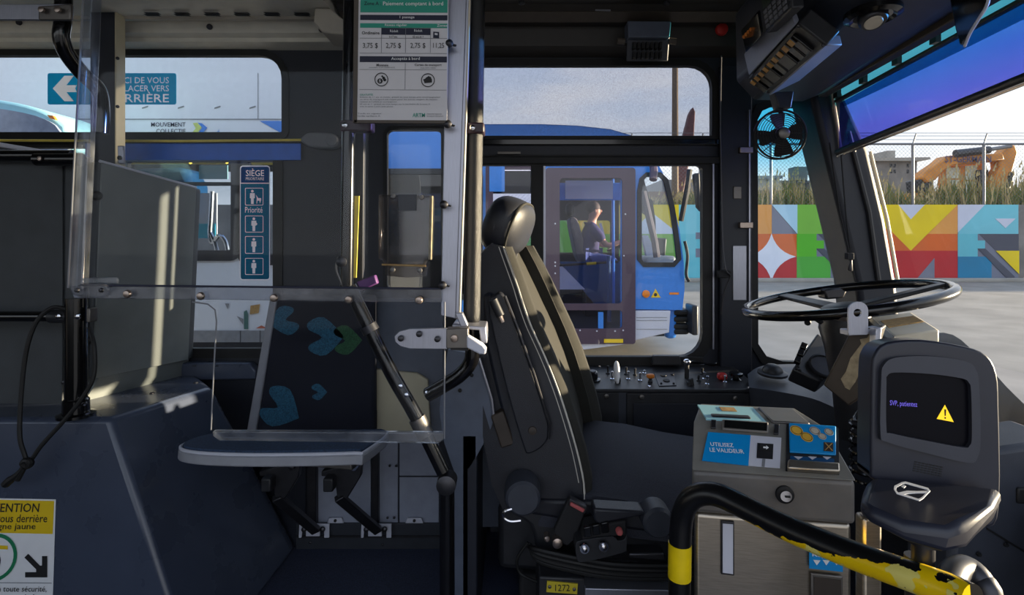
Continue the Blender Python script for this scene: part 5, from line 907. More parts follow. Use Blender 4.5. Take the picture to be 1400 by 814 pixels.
pflat('label_plate', rect(512.5, 471, 523, 480), YW - .008, M['white'], wl, off=.004)
# ================================================================ DRIVER'S CONSOLE along the window
cs = thing('side_console', 'long dark switch console under the driver window', 'console', (.45, 2.0, .2))
x0, x1 = -.08, P(1037, 0, 1.89).x; zf, zb = P(0, 532, 1.89).z, P(0, 500, 2.13).z
MB().add([(x0, 1.895, .2), (x1, 1.895, .2), (x1, 2.145, .2), (x0, 2.145, .2), (x0, 1.895, zf - .012), (x1, 1.895, zf - .012), (x1, 2.145, zb - .012), (x0, 2.145, zb - .012)], [(0, 1, 2, 3), (7, 6, 5, 4), (0, 4, 5, 1), (1, 5, 6, 2), (2, 6, 7, 3), (3, 7, 4, 0)]).build('cabinet_body', M['char'], cs, bev=.004)
tp = MB().add([(x0 - .005, 1.885, zf - .012), (x1 + .008, 1.885, zf - .012), (x1 + .008, 2.14, zb - .012), (x0 - .005, 2.14, zb - .012), (x0 - .005, 1.885, zf), (x1 + .008, 1.885, zf), (x1 + .008, 2.14, zb), (x0 - .005, 2.14, zb)], [(0, 1, 2, 3), (7, 6, 5, 4), (0, 4, 5, 1), (1, 5, 6, 2), (2, 6, 7, 3), (3, 7, 4, 0)]).build('switch_panel', M['black'], cs, bev=.003)
YC = 1.888
def cdoor(a0, b0, a1, b1, m, locks):
    d = MB().slab(rect(a0, b0, a1, b1), YC, .01).build('door', M[m], cs, bev=.003)
    for x, y in locks: MB().lathe(P(x, y, YC), (0, -1, 0), [(.009, 0), (.009, .004), (.006, .006), (.001, .006)], 14).build('lock', M['steeld'], d)
    return d
cdoor(798, 537, 846, 700, 'black', [(829, 542)]); dd_ = cdoor(857, 538, 1026, 700, 'black', [(877, 543), (1005, 545)])
MB().slab(rect(866, 552, 1018, 690), YC - .006, .004).build('inset', M['chard'], dd_, bev=.002)
def onp(x, y):                                            # pixel on the sloping switch panel
    d = Vector(((x - CX) / F, 1, -(y - CY) / F)); k = (zb - zf) / (2.14 - 1.885); t = (zf - ZC - k * 1.885) / (d.z - k); return Vector((0, 0, ZC)) + d * t
UPV = Vector((0, -.12, 1)).normalized()
for x, y, h, m in ((837, 519, .03, 'chrome'), (856, 512, .028, 'black'), (859, 519, .03, 'chrome'), (868, 513, .026, 'black'), (875, 521, .03, 'chrome'), (960, 512, .024, 'black'), (963, 519, .028, 'chrome'), (967, 526, .032, 'chrome'), (991, 523, .025, 'chrome'), (881, 511, .012, 'chrome'), (831, 511, .03, 'black'), (797, 512, .034, 'bolt'), (955, 521, .02, 'black')):
    o = onp(x, y); tg = thing; t = MB().lathe(o, UPV, [(.008, 0), (.008, .004), (.0035, .006), (.0045, h), (.002, h + .002)], 12).build('toggle_switch', M[m], cs)
o = onp(810, 520); kb = MB().lathe(o, UPV, [(.03, 0), (.03, .006), (.02, .008), (.02, .03), (.017, .034), (.001, .034)], 24).build('rotary_knob', M['blackg'], cs); MB().lathe(o + UPV * .034, UPV, [(.013, 0), (.012, .003), (.001, .003)], 18).build('cap', M['gun'], kb)
o = onp(789, 518); MB().lathe(o, UPV, [(.012, 0), (.012, .02), (.02, .026), (.02, .036), (.01, .042)], 18).build('rotary_knob', M['blackg'], cs)
o = onp(843, 522); MB().sell(o + Vector((0, -.005, .035)), (.011, .014, .042), .8, Matrix.Rotation(-.25, 3, 'X')).build('white_lever', M['white'], cs); MB().sell(o + Vector((.002, -.012, .008)), (.011, .01, .014), .8).build('lever_tip', M['inkb'], cs)
o = onp(889, 523); MB().lathe(o, UPV, [(.009, 0), (.009, .006), (.006, .01), (.006, .02)], 12).build('button_stem', M['gun'], cs); MB().sell(o + UPV * .024, (.014, .01, .008), .5).build('amber_button', M['orange'], cs)
a = [onp(*q) for q in ((894, 511), (921, 510), (925, 528), (901, 529))]; gp = MB().prism(a, UPV * .003).build('gauge_plate', M['gun'], cs, bev=.001)
for x, y, r in ((907, 515, .012), (911, 522, .013), (919, 514, .006), (904, 526, .004), (921, 526, .004)): MB().lathe(onp(x, y) + UPV * .003, UPV, [(r, 0), (r * .9, .004), (r * .5, .003), (.001, .003)], 16).build('gauge', M['inkb'], gp)
o = onp(939, 517); js = MB().cyl(o, o + Vector((0, 0, .055)), .0085, n=14).build('brake_lever_post', M['black'], cs); tpz = o + Vector((0, 0, .06)); MB().sell(tpz, (.013, .013, .012), .8).build('lever_head', M['chrome'], js)
MB().tube(spl([tpz, tpz + Vector((.05, -.005, -.002)), tpz + Vector((.09, -.01, -.008)), tpz + Vector((.11, -.012, -.004))], 4), [.006] * 6 + [.005] * 6 + [.008], 10).build('lever_arm', M['blackg'], js)
MB().slab([(943, 519), (948, 517), (950, 529), (944, 528)], 1.92, .02).build('rocker_switch', M['black'], cs, bev=.003); MB().slab([(940, 522), (944, 523), (945, 530), (941, 530)], 1.915, .02).build('rocker_switch', M['black'], cs, bev=.003)
o = onp(987, 519); MB().sell(o + UPV * .012, (.018, .016, .014), .7).build('red_knob', M['red'], cs)
o = onp(1006, 519); MB().lathe(o, UPV, [(.02, 0), (.012, .006), (.012, .012), (.024, .016), (.024, .026), (.015, .03)], 10).build('star_knob', M['blackg'], cs)
for x, y in ((888, 529), (1024, 530), (820, 501)): MB().lathe(onp(x, y), UPV, [(.007, 0), (.006, .004), (.002, .005)], 10).build('screw', M['chrome'], cs)
rb = MB().sell(P(1003, 586, 1.862), (.034, .026, .03), .7).build('red_pouch', M['red'], label='small red pouch hanging on the console door behind the seat cushion', cat='pouch')
# ================================================================ DRIVER'S SEAT (swivelled a little towards the aisle)
sx, sy = .0, 1.62; th = math.radians(-12)
SM = Matrix.Translation((sx, sy, 0)) @ Matrix.Rotation(th, 4, 'Z')
ds = thing('operator_chair', 'black high-back driver seat with round headrest and folded armrest', 'seat', (.1, 1.62, .2))
front = [(.03, 1.235), (.055, 1.17), (.082, 1.10), (.112, 1.03), (.145, .96), (.178, .88), (.205, .80), (.228, .72), (.243, .65), (.245, .585)]
back = [(.03, .56), (-.0, .62), (-.02, .72), (-.045, .86), (-.06, 1.0), (-.055, 1.12), (-.04, 1.22), (-.01, 1.25)]
def side(dx=0, sc=1): return [((x + dx), z) for x, z in front] + back
def tap(mb):                                             # shoulders of the backrest narrow towards the headrest
    mb.v = [Vector((v.x - .35 * max(0, v.z - 1.13) ** 1.0 * .3, v.y * (1 - 2.6 * max(0, v.z - 1.03) ** 1.35), v.z)) for v in mb.v]; return mb
def bol(y0, y1, name, m, dxf=0, **k):
    rings = []; n = 5
    for i in range(n + 1):
        t = i / n; ins = .022 * (abs(2 * t - 1) ** 3); y = y0 + (y1 - y0) * t
        cx = .07; cz = .9; rings.append([Vector((cx + (x + (dxf if j < len(front) else 0) - cx) * (1 - ins * 2.2), y, cz + (z - cz) * (1 - ins * .6))) for j, (x, z) in enumerate(side())])
    return tap(MB().loft(rings)).xf(SM).build(name, m, ds, ang=50, **k)
nb = bol(-.27, -.185, 'side_bolster', M['leather']); fb = bol(.185, .27, 'side_bolster', M['fabric2']); bol(-.2, .2, 'back_cushion', M['fabric2'], -.035)
tap(MB().loft([[Vector((x + d, y, z)) for x, z in front] for y, d in ((-.262, .0), (-.245, .014), (-.215, .014), (-.185, -.01))], closed=False, cap=False), ).xf(SM).build('bolster_facing', M['fabric2'], nb, ang=60, recalc=False)
tap(MB().loft([[Vector((x + d, y, z)) for x, z in front] for y, d in ((.185, -.01), (.21, .02), (.245, .02), (.265, .0))], closed=False, cap=False), ).xf(SM).build('bolster_facing', M['fabric2'], fb, ang=60, recalc=False)
tap(MB().tube([Vector((x - .004, -.268, z)) for x, z in spl2(front, 3, False)], .0026, 6)).xf(SM).build('piping', M['stitch'], nb)
tap(MB().tube([Vector((x - .016, -.271, z)) for x, z in spl2(front[:-1], 3, False)], .0012, 5)).xf(SM).build('stitching', M['stitch'], nb)
hm = Matrix.Rotation(math.radians(20), 3, 'Y')
hc = Vector((.0, -.04, 1.295)); hd_ = MB().sell(hc, (.062, .155, .088), .72, hm, 24, 16).xf(SM).build('headrest', M['leather'], ds)
MB().tube([hc + hm @ Vector((.035 , .15 * math.copysign(abs(math.cos(a)) ** .8, math.cos(a)), .082 * math.copysign(abs(math.sin(a)) ** .8, math.sin(a)))) for a in [2 * math.pi * i / 36 for i in range(36)]], .004, 6, closed=True).xf(SM).build('headrest_piping', M['fabric2'], hd_)
for y in (-.1, .02): MB().cyl((.0, y, 1.18), (.015, y, 1.26), .008, n=10).xf(SM).build('headrest_post', M['gun'], ds)
# cushion
cp = [(.12, .56), (.16, .625), (.24, .652), (.34, .648), (.46, .630), (.56, .622), (.635, .612), (.665, .59), (.66, .57), (.62, .555)]
cu_ = MB().loft([[Vector((x * (1 if abs(y) < .25 else .985), y, z - (0 if abs(y) < .2 else (.004 if abs(y) < .25 else .03)))) for x, z in cp] for y in (-.27, -.25, -.19, 0, .19, .25, .27)]).xf(SM).build('seat_cushion', M['fabric'], ds, ang=50)
MB().loft([[Vector((.10 + a * .57, y, z)) for a, z in ((0, .56), (0, .60), (.3, .612), (.8, .59), (1, .575), (1, .555), (.6, .545))] for y in (-.278, .278)]).xf(SM).build('cushion_skirt', M['leather'], ds, bev=.012, seg=3)
MB().prism([Vector((x, -.2, z)) for x, z in ((.0, .36), (.0, .54), (.1, .565), (.62, .55), (.62, .5), (.5, .38))], (0, .4, 0)).xf(SM).build('seat_frame', M['black'], ds, bev=.02)
MB().box(.02, .55, 1.4, 1.84, .2, .36).build('suspension_base', M['blackm'], ds, bev=.01)
# armrest folded up
YR = 1.315
ar = MB().slab(spl2([(668, 420), (676, 405), (688, 404), (704, 442), (728, 510), (750, 580), (749, 600), (738, 614), (722, 621), (716, 612), (700, 560), (684, 498)], 4), YR, .05).build('armrest', M['leather'], ds, bev=.008, seg=3)
MB().tube([P(690, 405, YR - .004), P(706, 445, YR - .004), P(730, 512, YR - .004), P(751, 580, YR - .004), P(750, 600, YR - .004)], .004, 8).build('armrest_trim', M['gun'], ar); MB().lathe(P(728, 589, YR), (0, -1, 0), [(.011, 0), (.01, .004), (.004, .005)], 16).build('pivot_cap', M['brownp'], ar)
MB().slab([(660, 405), (672, 400), (700, 500), (724, 616), (716, 624), (700, 620), (680, 540), (664, 470)], YR + .05, .04).build('armrest_back', M['chard'], ar, bev=.008)
MB().cyl(P(674, 410, YR - .02), P(684, 432, YR - .02), .011, .011, 14).build('tilt_knob', M['black'], ar); MB().cyl(P(683, 431, YR - .02), P(687, 441, YR - .02), .006, n=10).build('knob_stem', M['bolt'], ar)
MB().slab([(671, 570), (688, 562), (704, 608), (685, 614)], YR + .03, .05).build('pivot_bracket', M['brownp'], ds, bev=.004)
# recline knob, lever ring, buckle, switch box
YK = 1.27
MB().lathe(P(715, 682, YK), (0, -1, 0), [(.045, -.06), (.045, -.02), (.042, 0), (.036, .006), (.001, .006)], 28).build('recline_knob', M['char'], ds); MB().slab(spl2([(690, 668), (705, 652), (730, 655), (745, 690), (770, 710), (760, 760), (735, 755), (725, 720), (695, 700)], 3), YK + .06, .05).build('side_shield', M['black'], ds, bev=.01)
MB().tube(spl([P(700, 696, YK - .01), P(690, 700, YK - .01), P(689, 708, YK - .01), P(698, 713, YK - .01), P(712, 712, YK - .01)], 4), .004, 8).build('pull_ring', M['chrome'], ds)
bu = MB().slab([(765, 742), (757, 728), (778, 682), (802, 696), (787, 738), (776, 748)], YK - .01, .02).build('seat_belt_buckle', M['blackm'], ds, bev=.004); MB().slab([(779, 682), (803, 695), (800, 704), (777, 691)], YK - .014, .024).build('buckle_rim', M['gun'], bu, bev=.002); MB().slab([(781, 688), (800, 698), (797, 702), (779, 692)], YK - .02, .018).build('release_button', M['pink'], bu, bev=.002)
for x, y, r in ((748, 737, .007), (762, 743, .012)): MB().lathe(P(x, y, YK - .02), (0, -1, 0), [(r, -.02), (r, .003), (r * .5, .006), (.001, .006)], 16).build('bolt', M['bolt'], ds)
sb = MB().slab(spl2([(787, 745), (796, 739), (838, 734), (844, 740), (854, 738), (857, 730), (857, 750), (850, 757), (800, 769), (789, 766)], 2), 1.22, .05).build('switch_box', M['black'], ds, bev=.006); MB().slab([(795, 742), (800, 722), (856, 712), (857, 734), (838, 734)], 1.225, .05).build('switch_box_top', M['blackm'], sb, bev=.004)
for x, y in ((803, 727), (815, 724), (827, 721)): MB().slab([(x - 5, y - 5), (x + 5, y - 7), (x + 6, y + 8), (x - 4, y + 9)], 1.218, .01).build('rocker', M['blackg'], sb, bev=.002)
MB().lathe(P(846, 725, 1.218), (0, -1, 0), [(.008, 0), (.008, .01), (.006, .014), (.001, .015)], 14).build('push_button', M['pink'], sb)
for x, y in ((799, 750), (825, 747)): MB().lathe(P(x, y, 1.214), (0, -1, 0), [(.012, 0), (.011, .004), (.006, .004), (.006, .008), (.001, .01)], 16).build('bolt', M['chrome'], sb)
MB().lathe(P(900, 715, 1.22), (0, -1, 0), [(.036, -.05), (.036, 0), (.03, .008), (.001, .008)], 24).build('height_knob', M['char'], ds); MB().slab([(812, 696), (880, 700), (884, 705), (818, 718), (812, 712)], 1.225, .05).build('adjuster_lever', M['leather'], ds, bev=.006)
MB().slab([(860, 757), (908, 757), (912, 768), (860, 764)], 1.23, .04).build('foot_lever', M['gun'], ds, bev=.004)
for i, (d, r) in enumerate(((0, .007), (6, .006), (12, .007), (18, .006))):
    MB().tube(spl([P(724, 748 - d * .2, 1.32), P(735, 752 + d * .8, 1.29), P(780, 762 + d * 1.0, 1.27), P(840, 772 + d, 1.26), P(920, 774 + d, 1.26), P(980, 770 + d, 1.28)], 5), r, 8).build('air_hose', M['rubber'], ds)
MB().tube(spl([P(722, 742, 1.38), P(707, 765, 1.38), P(712, 785, 1.38), P(736, 797, 1.36)], 5), .004, 8).build('cable', M['rubber'], ds)
bx = thing('number_box', 'black box with yellow 1272 number plate at the seat foot', 'box', P(770, 814, 1.24))
MB().slab([(737, 789), (800, 792), (800, 900), (736, 900)], 1.25, .2).build('cover', M['black'], bx, bev=.004); np_ = MB().slab([(748, 795), (790, 799), (789, 813), (747, 810)], 1.247, .003).build('number_plate', M['brass'], bx); ptxt('1272', 759, 799.5, 779, 808.5, 1.247, M['inkb'], np_, .001, .01)
for x, y in ((751.5, 802.5), (785, 806)): MB().lathe(P(x, y, 1.246), (0, -1, 0), [(.004, 0), (.004, .002), (.001, .003)], 10).build('screw', M['steeld'], np_)
MB().slab([(800, 805), (920, 808), (920, 830), (800, 830)], 1.24, .2).build('floor_strip', M['alu'], label='worn aluminium edge strip on the floor in front of the seat', cat='floor strip', bev=.002)
# ================================================================ STEERING WHEEL
swt = thing('steering_wheel', 'large glossy black steering wheel on its column', 'steering wheel', P(1150, 520, 1.5))
wc = P(1150, 409, 1.5); wu = (P(1272, 388, 1.5) - P(1028, 431, 1.5)).normalized(); wv = Vector((0, 1, -.05)).normalized(); wnn = wu.cross(wv) * -1; wnn = wnn if wnn.z > 0 else -wnn; Rw = .252
MB().tube([wc + (wu * math.cos(2 * math.pi * i / 48) + wv * math.sin(2 * math.pi * i / 48)) * Rw for i in range(48)], .0135, 14, closed=True).build('rim', M['blackg'], swt)
for an in (math.radians(100), math.radians(220), math.radians(-20)):
    d = wu * math.cos(an) + wv * math.sin(an); e_ = d.cross(wnn); q = wc - wnn * .03
    MB().hexa([q + d * .04 - e_ * .025, q + d * .04 + e_ * .025, wc + d * (Rw - .004) + e_ * .018, wc + d * (Rw - .004) - e_ * .018, q + d * .04 - e_ * .025 + wnn * .012, q + d * .04 + e_ * .025 + wnn * .012, wc + d * (Rw - .004) + e_ * .018 + wnn * .01, wc + d * (Rw - .004) - e_ * .018 + wnn * .01]).build('spoke', M['black'], swt, bev=.003)
MB().lathe(wc - wnn * .05, wnn, [(.05, 0), (.058, .015), (.055, .03), (.04, .036), (.001, .037)], 24).build('hub', M['black'], swt)
q = P(1148, 392, 1.72); MB().slab([(1128, 396), (1154, 393), (1159, 398), (1154, 408), (1130, 410)], 1.70, .05).build('spoke_cover', M['gun'], swt, bev=.006)
MB().lathe(wc - wnn * .05, Vector((.12, -.02, -1)), [(.062, 0), (.07, .03), (.062, .08), (.055, .2), (.06, .34)], 20).build('column_shroud', M['black'], swt)
MB().tube(spl([P(1122, 440, 1.47), P(1108, 432, 1.44), P(1104, 442, 1.4)], 3), .008, 8).build('stalk', M['black'], swt); MB().tube([P(1130, 432, 1.35), P(1145, 436, 1.3), P(1162, 437, 1.25)], .005, 8).build('stalk', M['bolt'], swt)
# ================================================================ DASHBOARD
da = thing('dashboard', 'black moulded dashboard wrapping round the steering column', 'dashboard', (1.1, 1.6, .4))
topc = [P(1022, 512, 1.95), P(1045, 500, 2.05), P(1110, 498, 2.1), P(1165, 500, 2.08), P(1225, 470, 2.05), P(1290, 455, 1.75), P(1335, 484, 1.42), P(1375, 528, 1.2), P(1440, 592, .95), P(1560, 720, .72)]
inn_ = [P(1024, 530, 1.88), P(1060, 535, 1.8), P(1110, 545, 1.72), P(1150, 560, 1.66), P(1190, 560, 1.58), P(1240, 545, 1.5), P(1290, 555, 1.3), P(1340, 590, 1.1), P(1410, 660, .9), P(1520, 800, .68)]
low = [Vector((p.x + .03, p.y, .35)) for p in inn_]; low2 = [Vector((p.x + .03, p.y, .02)) for p in inn_]
tb = [Vector((min(p.x + .05, 1.45), p.y, .02)) for p in topc]
MB().loft([spl(r, 4) for r in (tb, topc, inn_, low, low2)], closed=False, cap=False).build('moulding', M['char'], da, ang=50)
MB().lathe(P(1056, 512, 1.9), (0, -.1, 1), [(.05, 0), (.05, .008), (.035, .012), (.032, .022), (.02, .034), (.001, .038)], 24).build('domed_button', M['black'], da)
fp = [P(1083, 505, 1.62), P(1122, 522, 1.58), P(1158, 492, 1.66), P(1118, 455, 1.72)]
pdn = (fp[1] - fp[0]).cross(fp[3] - fp[0]).normalized(); pdn = pdn if pdn.x < 0 or pdn.z > 0 else -pdn
pod = MB().prism(fp, -pdn * .06).build('instrument_pod', M['black'], da, bev=.006); pl = Fr(fp[0], fp[1] - fp[0], fp[3] - fp[0]); sgn = 1 if pl.n.dot(pdn) > 0 else -1
MB().lathe(pl.pt(.075, .06, 0), pl.n * sgn, [(.044, 0), (.044, .008), (.038, .01), (.036, .006), (.001, .006)], 24).build('dial', M['gun'], pod)
for a_, b_ in ((.01, .008), (.02, .008), (.012, .02), (.08, .01)): MB().lathe(pl.pt(a_, b_, 0), pl.n * sgn, [(.005, 0), (.004, .003), (.001, .004)], 10).build('screw', M['inkb'], pod)
for t in (.3, .55, .8): MB().fbox(pl, -.004, .014, .13 * t - .012, .13 * t + .012, -.004 * sgn, .012 * sgn).build('rocker_switch', M['blackg'], pod, bev=.002)
# coil cable
cc = MB(); pts = []
for i in range(120):
    t = i / 119; an = t * 2 * math.pi * 7; c = P(1178, 575, 1.3).lerp(P(1178, 660, 1.28), t); pts.append(c + Vector((math.cos(an) * .024, math.sin(an) * .024, 0)))
cc.tube(pts, .004, 6); cc.tube(spl([pts[0], P(1168, 575, 1.3), P(1180, 555, 1.32), P(1200, 535, 1.35)], 4), .004, 6); cc.build('coiled_cable', M['blackg'], label='black coiled cable hanging between farebox and card reader', cat='cable')
pw_ = thing('paper_stack', 'crumpled white papers on the dash right of the card reader', 'papers', P(1385, 615, .95))
MB().prism([P(1364, 613, .94), P(1400, 616, .92), P(1450, 608, .93), P(1445, 584, 1.07), P(1360, 583, 1.07)], (0, 0, -.005)).build('sheet', M['white'], pw_); MB().prism([P(1368, 606, .95), P(1448, 600, .95), P(1440, 580, 1.07), P(1366, 579, 1.08)], (0, 0, -.003)).build('sheet', M['lav'], pw_)
lp = thing('dash_panel', 'dark lower panel with seams right of the card reader', 'panel', P(1400, 814, .8))
MB().slab([(1330, 620), (1460, 600), (1470, 1500), (1300, 1500), (1300, 760)], .86, .1).build('face', M['char'], lp, bev=.01); MB().slab([(1350, 722), (1460, 790), (1460, 793), (1350, 725)], .858, .006).build('seam', M['inkb'], lp); MB().slab([(1392, 668), (1450, 668), (1450, 690), (1392, 690)], .856, .01).build('vent', M['inkb'], lp, bev=.003)
for x, y in ((1338, 758), (1375, 745)): MB().lathe(P(x, y, .858), (0, -1, 0), [(.004, 0), (.003, .003), (.001, .003)], 10).build('screw', M['inkb'], lp)
# metal bracket with torn label, and tray
bk_ = thing('mounting_bracket', 'dark brown angled metal plate with torn label and L-shaped lug', 'bracket', P(1160, 555, 1.15))
A = [P(1163, 452, 1.14), P(1206, 448, 1.1), None, None, P(1125, 527, 1.18)]; nb_ = (A[1] - A[0]).cross(A[4] - A[0]).normalized(); nb_ = nb_ if nb_.y > 0 else -nb_
for i_, (x_, y_) in ((2, (1176, 545)), (3, (1160, 556))):
    d_ = Vector(((x_ - CX) / F, 1, -(y_ - CY) / F)); o_ = Vector((0, 0, ZC)); A[i_] = o_ + d_ * ((A[0] - o_).dot(nb_) / d_.dot(nb_))
MB().prism(A, nb_ * .05).build('plate', M['brownp'], bk_, bev=.004); fpl = Fr(A[0], A[1] - A[0], A[0] - A[4])
def onA(x, y):
    d = Vector(((x - CX) / F, 1, -(y - CY) / F)); o = Vector((0, 0, ZC)); t = (A[0] - o).dot(nb_) / d.dot(nb_); return o + d * t - nb_ * .003
MB().prism([onA(*q) for q in ((1196, 455), (1199, 466), (1190, 480), (1178, 505), (1170, 522), (1162, 533), (1156, 530), (1150, 518), (1157, 508), (1163, 490), (1172, 478), (1178, 470), (1176, 464), (1186, 462), (1190, 455))], nb_ * .0015).build('torn_label', M['peel'], bk_)
plate('lug', M['alu'], FY(1.1), rpx(1160, 413, 1187, 458, [3, 3, 12, 12], 1.1), [circ(*pa(1172.5, 428, 1.1), .0085, 14)], -.004, 0, bk_, bev=.001); MB().slab([(1160, 452), (1187, 452), (1206, 448), (1204, 456), (1160, 460)], 1.11, .03).build('lug_foot', M['alu'], bk_, bev=.002)
MB().slab([(1198, 449), (1206, 448), (1204, 480), (1196, 490)], 1.085, .02).build('side_flange', M['alu'], bk_, bev=.002)
tr_ = thing('metal_tray', 'cream metal housing with tan cork strip beside the wheel column', 'tray', P(1240, 465, 1.3))
a_ = [P(1190, 434, 1.5), P(1246, 427, 1.5), P(1284, 451, 1.2), P(1222, 459, 1.2)]
MB().prism(a_, (0, 0, -.035)).build('housing', M['trayw'], tr_, bev=.004); cen = sum(a_, Vector()) / 4
def bil(u, v): return a_[0] * (1 - u) * (1 - v) + a_[1] * u * (1 - v) + a_[2] * u * v + a_[3] * (1 - u) * v
MB().prism([bil(.1, .3), bil(.9, .25), bil(.93, .6), bil(.1, .66)], (0, 0, .002)).build('cork_strip', M['tan'], tr_); MB().prism([P(1185, 437, 1.45), P(1192, 434, 1.45), P(1224, 460, 1.18), P(1214, 466, 1.18)], (0, 0, -.02)).build('side_rail', M['black'], tr_, bev=.003)
# ================================================================ FAREBOX
yaw = math.radians(-9); fo = P(946, 640, .9); fo.z = 0
FM = Matrix.Translation(fo) @ Matrix.Rotation(yaw, 4, 'Z')       # local: x right, y back, z up; front face at y=0
W = .258; z0, z1, z2 = .785, .862, .914
fx = thing('farebox', 'grey and stainless fare box with blue validator label and coin slot', 'farebox', fo)
def T(mb): return mb.xf(FM)
def LF(o, u, v): return Fr(FM @ Vector(o), FM.to_3x3() @ Vector(u), FM.to_3x3() @ Vector(v))
T(MB().prism([(.004, .004, 0), (W - .004, .004, 0), (W - .02, .25, 0), (.056, .25, 0)], (0, 0, z0))).build('steel_body', M['steel'], fx, bev=.008, seg=3)
T(MB().add([(0, 0, z0), (W, 0, z0), (W - .016, .26, z0), (.055, .26, z0), (0, 0, z1 - .004), (W, 0, z1 - .004), (W - .016, .26, z1), (.055, .26, z1)], [(0, 1, 2, 3), (7, 6, 5, 4), (0, 4, 5, 1), (1, 5, 6, 2), (2, 6, 7, 3), (3, 7, 4, 0)])).build('head_band', M['fbox'], fx, bev=.008, seg=3)
q = .085; b1, b2 = .012, .028
T(MB().add([(0, 0, z1 - .004), (W, 0, z1 - .004), (W - .016, .26, z1 - .004), (.055, .26, z1 - .004), (b1 + .006, q, z2), (W - b1, q, z2), (W - b2, .19, z2 + .002), (b2 + .022, .19, z2 + .002), (.06, .26, z1), (W - b2, .26, z1)],
   [(0, 1, 2, 3), (0, 4, 5, 1), (4, 7, 6, 5), (1, 5, 6, 9, 2), (0, 3, 8, 7, 4), (7, 8, 9, 6), (8, 3, 2, 9)])).build('head', M['fboxd'], fx, bev=.008, seg=3)
fb_ = LF((0, 0, z1 - .004), (1, 0, 0), (0, q, z2 - z1 + .004)); HB = math.hypot(q, z2 - z1 + .004)
def fxy(x, y): # pixel to coordinates on the sloping bezel
    d = Vector(((x - CX) / F, 1, -(y - CY) / F)); o = Vector((0, 0, ZC)); t = (fb_.o - o).dot(fb_.n) / d.dot(fb_.n); r = o + d * t - fb_.o; return r.dot(fb_.u), r.dot(fb_.v)
def bx_(name, px, m, c0, c1, par=fx, **k): return MB().fprism(fb_, [fxy(*p) for p in px], c0, c1).build(name, M[m], par, **k)
lbx = bx_('label_blue', [(968, 592), (1026, 596.5), (1023, 638), (959.5, 631)], 'skyb', .001, .0024); bx_('label_grey', [(1026, 596.5), (1068, 600), (1066, 641.5), (1023, 638)], 'lav', .001, .0024)
def bt(t, x0, y0, x1, y1, m, par, b=.03):
    a0, b0 = fxy(x0, y1); a1, _ = fxy(x1, y0 + (x1 - x0) * .08); _, b1_ = fxy(x0, y0); txt(t, fb_, a0, b0, a1, b1_, M[m], par, .0032, b)
bt('UTILISEZ', 971.5, 606.3, 1002, 611.6, 'white', lbx); bt('LE VALIDEUR', 970.5, 613.8, 1016, 619.4, 'white', lbx)
ic = bx_('validator_icon', [(1035, 607.5), (1057, 609), (1056, 629.5), (1034, 628)], 'gun', .0024, .0034); bx_('icon_screen', [(1038, 608.5), (1055, 609.5), (1054.5, 618.5), (1038, 617.5)], 'inkb', .0034, .004, ic); bx_('icon_stem', [(1042, 629), (1046, 629.3), (1045, 640), (1041, 639.5)], 'greyp', .0024, .003, ic)
bx_('icon_arrow', [(1043, 613), (1047, 613.2), (1047, 611.5), (1050.5, 614.5), (1047, 617), (1047, 615.3), (1043, 615)], 'white', .004, .0046, ic)
dsp = bx_('display_frame', [(987, 576), (1050, 580), (1050, 594.5), (987, 590)], 'fbox', .001, .006, bev=.002); bx_('display', [(990, 578), (1048, 582), (1047.5, 592.5), (989.5, 588)], 'lcd', .006, .0068, dsp)
for px in ([(972, 576), (979, 576.5), (978.5, 588), (971.5, 587.5)], [(1058, 582), (1065, 582.5), (1064, 596), (1057.5, 595.5)]): bx_('bill_guide', px, 'gun', .001, .005, bev=.001)
co = bx_('coin_bezel', [(1075, 581), (1146, 586), (1147, 650), (1074, 645)], 'black', .0005, .002); bp_ = bx_('coin_plate', [(1078, 581), (1142, 585.5), (1142, 625), (1079, 621)], 'skyb', .002, .006, bev=.0015)
for x, y, r, m in ((1088, 592, 8, 'gold'), (1102, 601, 7.5, 'gold'), (1113, 592.5, 6.5, 'silver'), (1123, 600, 5, 'silver'), (1132, 594, 5.5, 'silver')):
    a, b = fxy(x, y); MB().fprism(fb_, circ(a, b, r * .95 / F, 20), .006, .0068).build('coin_print', M[m], bp_, ang=0); ring(a, b, r * .72 / F, r * .8 / F, fb_, 'coin_rim', M['inkb'], bp_, .0072)
bx_('cross_panel', [(1125, 608), (1138, 609), (1138, 621), (1125, 620)], 'brownp', .006, .0068, bp_)
for pts in ([(1126, 609), (1127.5, 609), (1137.5, 620), (1136, 620)], [(1136, 609.5), (1137.5, 609.5), (1127, 620), (1125.5, 620)]): bx_('cross_mark', pts, 'tan', .0068, .0074, bp_)
bx_('chevron_strip', [(1080, 625), (1140, 629), (1140, 634), (1080, 630)], 'navy', .002, .003, co)
for x in (1085, 1104, 1124): bx_('chevron', [(x, 626), (x + 12, 626.8), (x + 6, 630.5)], 'lav', .003, .0036, co)
bx_('coin_tray', [(1076, 633), (1146, 638), (1147, 651), (1075, 646)], 'steel', .001, .012, bev=.003)
# top face: ticket slot with worn label, lid
ft2 = LF((0, q, z2), (1, 0, 0), (0, 1, .03))
T(MB().box(b1 + .03, .148, q + .01, .18, z2, z2 + .0035)).build('worn_label', M['liteblue'], fx); T(MB().box(b1 + .07, .11, q + .06, .17, z2 + .001, z2 + .0042)).build('label_tear', M['tan'], fx); T(MB().box(.055, .125, q + .02, q + .036, z2 + .001, z2 + .006)).build('ticket_slot', M['gun'], fx, bev=.003)
T(MB().box(.158, W - .035, q + .01, .18, z2, z2 + .005)).build('lid', M['steeld'], fx, bev=.003)
